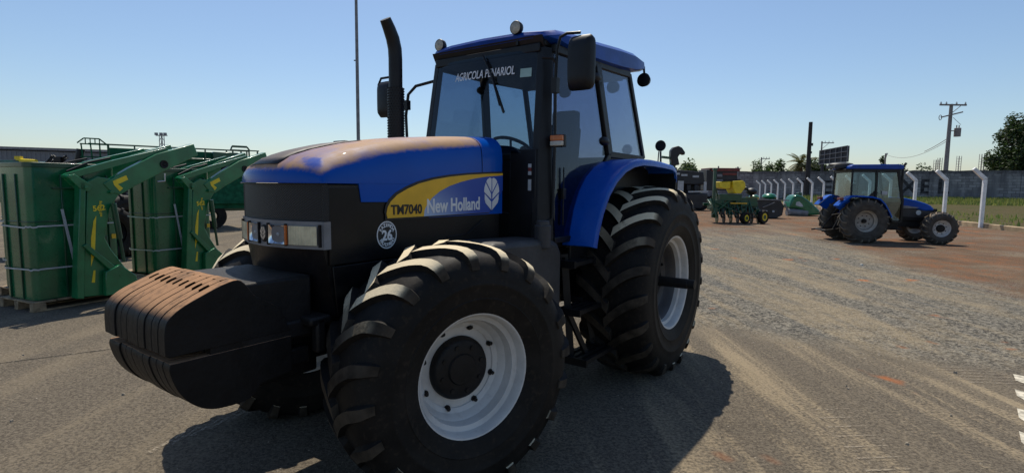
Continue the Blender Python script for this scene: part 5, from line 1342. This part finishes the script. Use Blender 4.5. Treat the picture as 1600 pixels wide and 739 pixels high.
q = MB(); q.bar((-1.5, -.2, q1.z - 1.95), (1.6, -.2, q1.z - 1.15), .16, .18); q.bar((-.2, -.2, q1.z - 1.5), (1.2, -.2, q1.z - .3), .07, .07); q.tube([(-1.7 + .2 * math.cos(a), -.3, q1.z - 2.0 + .35 * math.sin(a)) for a in np.linspace(0, 6.2, 14)], .05, 6); q.build('crossarm', M['polegrey'], up_)
q = MB()
for k in (-1.7, -.9, .6, 1.9): q.lathe([(0, 0), (0, .09), (.18, .12), (.2, .05), (.34, .06), (.34, 0)], 10, axis='z', T=Matrix.Translation((k, -.2, q1.z - .04)))
q.build('insulator', M['strap'], up_)
q = MB(); zt_ = at(1491, 207, 80).z; q.lathe([(-.65, 0), (-.65, .42), (.55, .42), (.6, .36), (.6, 0)], 16, axis='z', T=Matrix.Translation((1.0, -.3, zt_))); q.bar((0, -.1, zt_ + .2), (.8, -.2, zt_ + .2), .12, .12)
for k in (-.18, .18): q.tube([(1.0 + k, -.3, zt_ + .55), (1.0 + k, -.3, zt_ + 1.0)], .07, 8)
q.build('transformer', M['polegrey'], up_)
q = MB()
A_, B_ = Vector((qb.x - .1, 79.8, at(1480, 219, 80).z)), at(1388, 243, 118)
pts = [A_.lerp(B_, t) - Vector((0, 0, 5.5 * t * (1 - t))) for t in np.linspace(0, 1, 24)]
q.tube(pts, .035, 5); q.tube([p + Vector((0, 0, .35 * (1 - i / 23))) for i, p in enumerate(pts)][:8], .05, 5)
tag(q.build('cable', M['polegrey']), 'slack overhead cable sagging left from the tall utility pole', 'cable')
q = MB(); pts = [Vector((qb.x + .1, 79.6, q1.z - 2.0)), Vector((qb.x + 1.3, 79.6, q1.z - 3.0)), Vector((qb.x + 1.1, 79.6, zt_ + .9))]
q.tube(pts, .03, 5); tag(q.build('cable', M['polegrey']), 'short jumper cable curving from the crossarm down to the transformer', 'cable')
for k, (u, v0) in enumerate(((1463, 250), (1469, 247), (1499, 244), (1534.5, 241), (1538.5, 247))):
    q0 = at(u, v0, 105); q = MB()
    for sx in (-.25, .25):
        for sy in (-.25, .25): q.tube([(sx, sy, 0), (sx, sy, q0.z)], .05, 5)
    for i in range(int(q0.z / .5)): q.box((0, 0, i * .5), (.5, .5, .04))
    o = q.build('rebar_column', M['concrete'], loc=(q0.x, 105, 0), smooth=0)
    tag(o, ['pale reinforcing bar cage, left one of the pair just left of the tall utility pole', 'pale reinforcing bar cage touching the left side of the tall utility pole, right one of a pair', 'pale reinforcing bar cage alone between the utility pole and the nearest fence post', 'tallest pale reinforcing bar cage above the nearest fence post', 'thin pale reinforcing bar cage right beside the tallest one'][k], 'column', 'reinforcing bar columns beyond the wall')

# ------------------------------------------------------------------ trees beyond the wall
def tree(name, base, h, crown, n, leaf, m_, label, cat='tree', trunk=.25, clumps=None, seed=1, group=None):
    r_ = random.Random(seed)
    t = tag(empty(name, base), label, cat, group)
    cx, cy, cz = crown
    q = MB(); q.tube([(0, 0, 0), (.1, 0, h * .3), (0, .1, h * .55)], [trunk, trunk * .8, trunk * .5], 8)
    for i in range(6):
        a = i * 1.05; q.tube([(0, .05, h * (.35 + .03 * i)), (cx * .35 * math.cos(a), cy * .35 * math.sin(a), h * .58), (cx * .7 * math.cos(a), cy * .7 * math.sin(a), h * .72)], [trunk * .4, trunk * .25, trunk * .1], 6)
    q.build('trunk', M['bark'], t)
    nc = clumps or 26; cl = []
    for _ in range(nc):
        a, b_ = r_.random() * 6.283, math.acos(r_.uniform(-.9, 1)); rr = r_.uniform(.25, .85)
        cl.append((Vector((cx * rr * math.sin(b_) * math.cos(a), cy * rr * math.sin(b_) * math.sin(a), h - cz + cz * rr * math.cos(b_))), r_.uniform(.20, .42)))
    q = MB()
    for _ in range(n):
        c, s = r_.choice(cl); d = Vector((r_.gauss(0, 1), r_.gauss(0, 1), r_.gauss(0, .8))).normalized() * (r_.random() ** .45)
        p = c + Vector((d.x * cx * s, d.y * cy * s, d.z * cz * s)); l = leaf * r_.uniform(.6, 1.3)
        u = Vector((r_.gauss(0, 1), r_.gauss(0, 1), r_.gauss(0, .6))).normalized() * l; w = u.orthogonal().normalized() * l * .45
        w = Matrix.Rotation(r_.random() * 6.28, 3, u.normalized()) @ w
        q.add([p - u * .5, p + w * .5, p + u * .5, p - w * .5], [(0, 1, 2, 3)])
    q.build('crown', M[m_], t, smooth=0, merge=False)
    return t
def treeat(name, u, vtop, Y, wpx, n, leaf, m_, label, seed, crownh=.6, **k):
    q0 = at(u, vtop, Y); w = wpx / 2 * Y / F_PX
    return tree(name, (q0.x, Y, 0), q0.z, (w, w, q0.z * crownh / 1.4), n, leaf, m_, label, seed=seed, **k)
TG = 'trees and bushes beyond the wall'
treeat('tree', 1608, 172, 82, 98, 24000, .46, 'leafdark', 'large dark leafed tree at the right edge of the picture above the wall', 3, crownh=.66, clumps=60, group=TG, trunk=.4)
treeat('tree', 1078, 246, 70, 54, 5200, .5, 'leafmid', 'rounded green tree behind the discharge spout and black machine', 5, crownh=.9, group=TG)
treeat('bush', 1194, 247, 112, 56, 4200, .55, 'leafmid', 'low green bush at the left end of the vegetation above the wall', 6, crownh=.9, cat='bush', group=TG)
treeat('bush', 1220, 247, 112, 60, 4600, .55, 'leafmid', 'green bush between the leftmost bush and the palm above the wall', 7, crownh=.9, cat='bush', group=TG)
treeat('bush', 1292, 234, 104, 56, 5200, .55, 'leafdark', 'dark bush behind the billboard and the thick dark pole', 8, crownh=.9, cat='bush', group=TG)
treeat('bush', 1270, 238, 108, 48, 4200, .55, 'leafmid', 'green bush right behind the thick dark pole', 12, crownh=.9, cat='bush', group=TG)
treeat('tree', 1381, 245, 130, 34, 2600, .7, 'leafdark', 'small dark distant tree left of the short pole above the small tractor cab', 9, crownh=.9, group=TG)
treeat('tree', 1406, 247, 130, 36, 2600, .7, 'leafdark', 'small dark distant tree right of the short pole above the small tractor cab', 10, crownh=.9, group=TG)
treeat('tree', 1440, 256, 130, 60, 2600, .6, 'leafdark', 'low dark distant tree tops left of the tall utility pole', 11, crownh=.9, group=TG)
treeat('bush', 1522, 257, 90, 12, 300, .5, 'leafdark', 'tiny tuft of leaves over the wall near the nearest fence post', 14, crownh=.9, cat='bush', group=TG)
# palm
q0 = at(1252, 243, 100); h = q0.z
pm = tag(empty('palm_tree', (q0.x, 100, 0)), 'yellow green palm with drooping fronds left of the thick dark pole', 'palm', None)
q = MB(); q.tube([(0, 0, 0), (.15, 0, h * .4), (0, 0, h * .8)], [.26, .2, .17], 10); q.build('trunk', M['bark'], pm)
r_ = random.Random(4); q = MB()
for i in range(34):
    a = r_.random() * 6.283; el = r_.uniform(-.35, 1.25); Lf = r_.uniform(2.4, 3.4); p = Vector((0, 0, h * .8)); d = Vector((math.cos(a) * math.cos(el), math.sin(a) * math.cos(el), math.sin(el)))
    prev = p
    for k in range(11):
        t = k / 10; d = (d + Vector((0, 0, -.13))).normalized(); nx = prev + d * Lf / 10
        sd_ = d.cross(Vector((0, 0, 1))).normalized()
        for s in (1, -1):
            lw = Lf * .23 * math.sin(math.pi * (.1 + .85 * t)) + .05
            tip = nx + sd_ * s * lw + d * lw * .5 - Vector((0, 0, lw * .5)); q.add([prev, nx, tip], [(0, 1, 2)])
            tip2 = (prev + nx) / 2 + sd_ * s * lw * .9 + d * lw * .4 - Vector((0, 0, lw * .3)); q.add([prev, (prev + nx) / 2, tip2], [(0, 1, 2)])
        prev = nx
q.build('crown', M['leafpalm'], pm, smooth=0, merge=False)
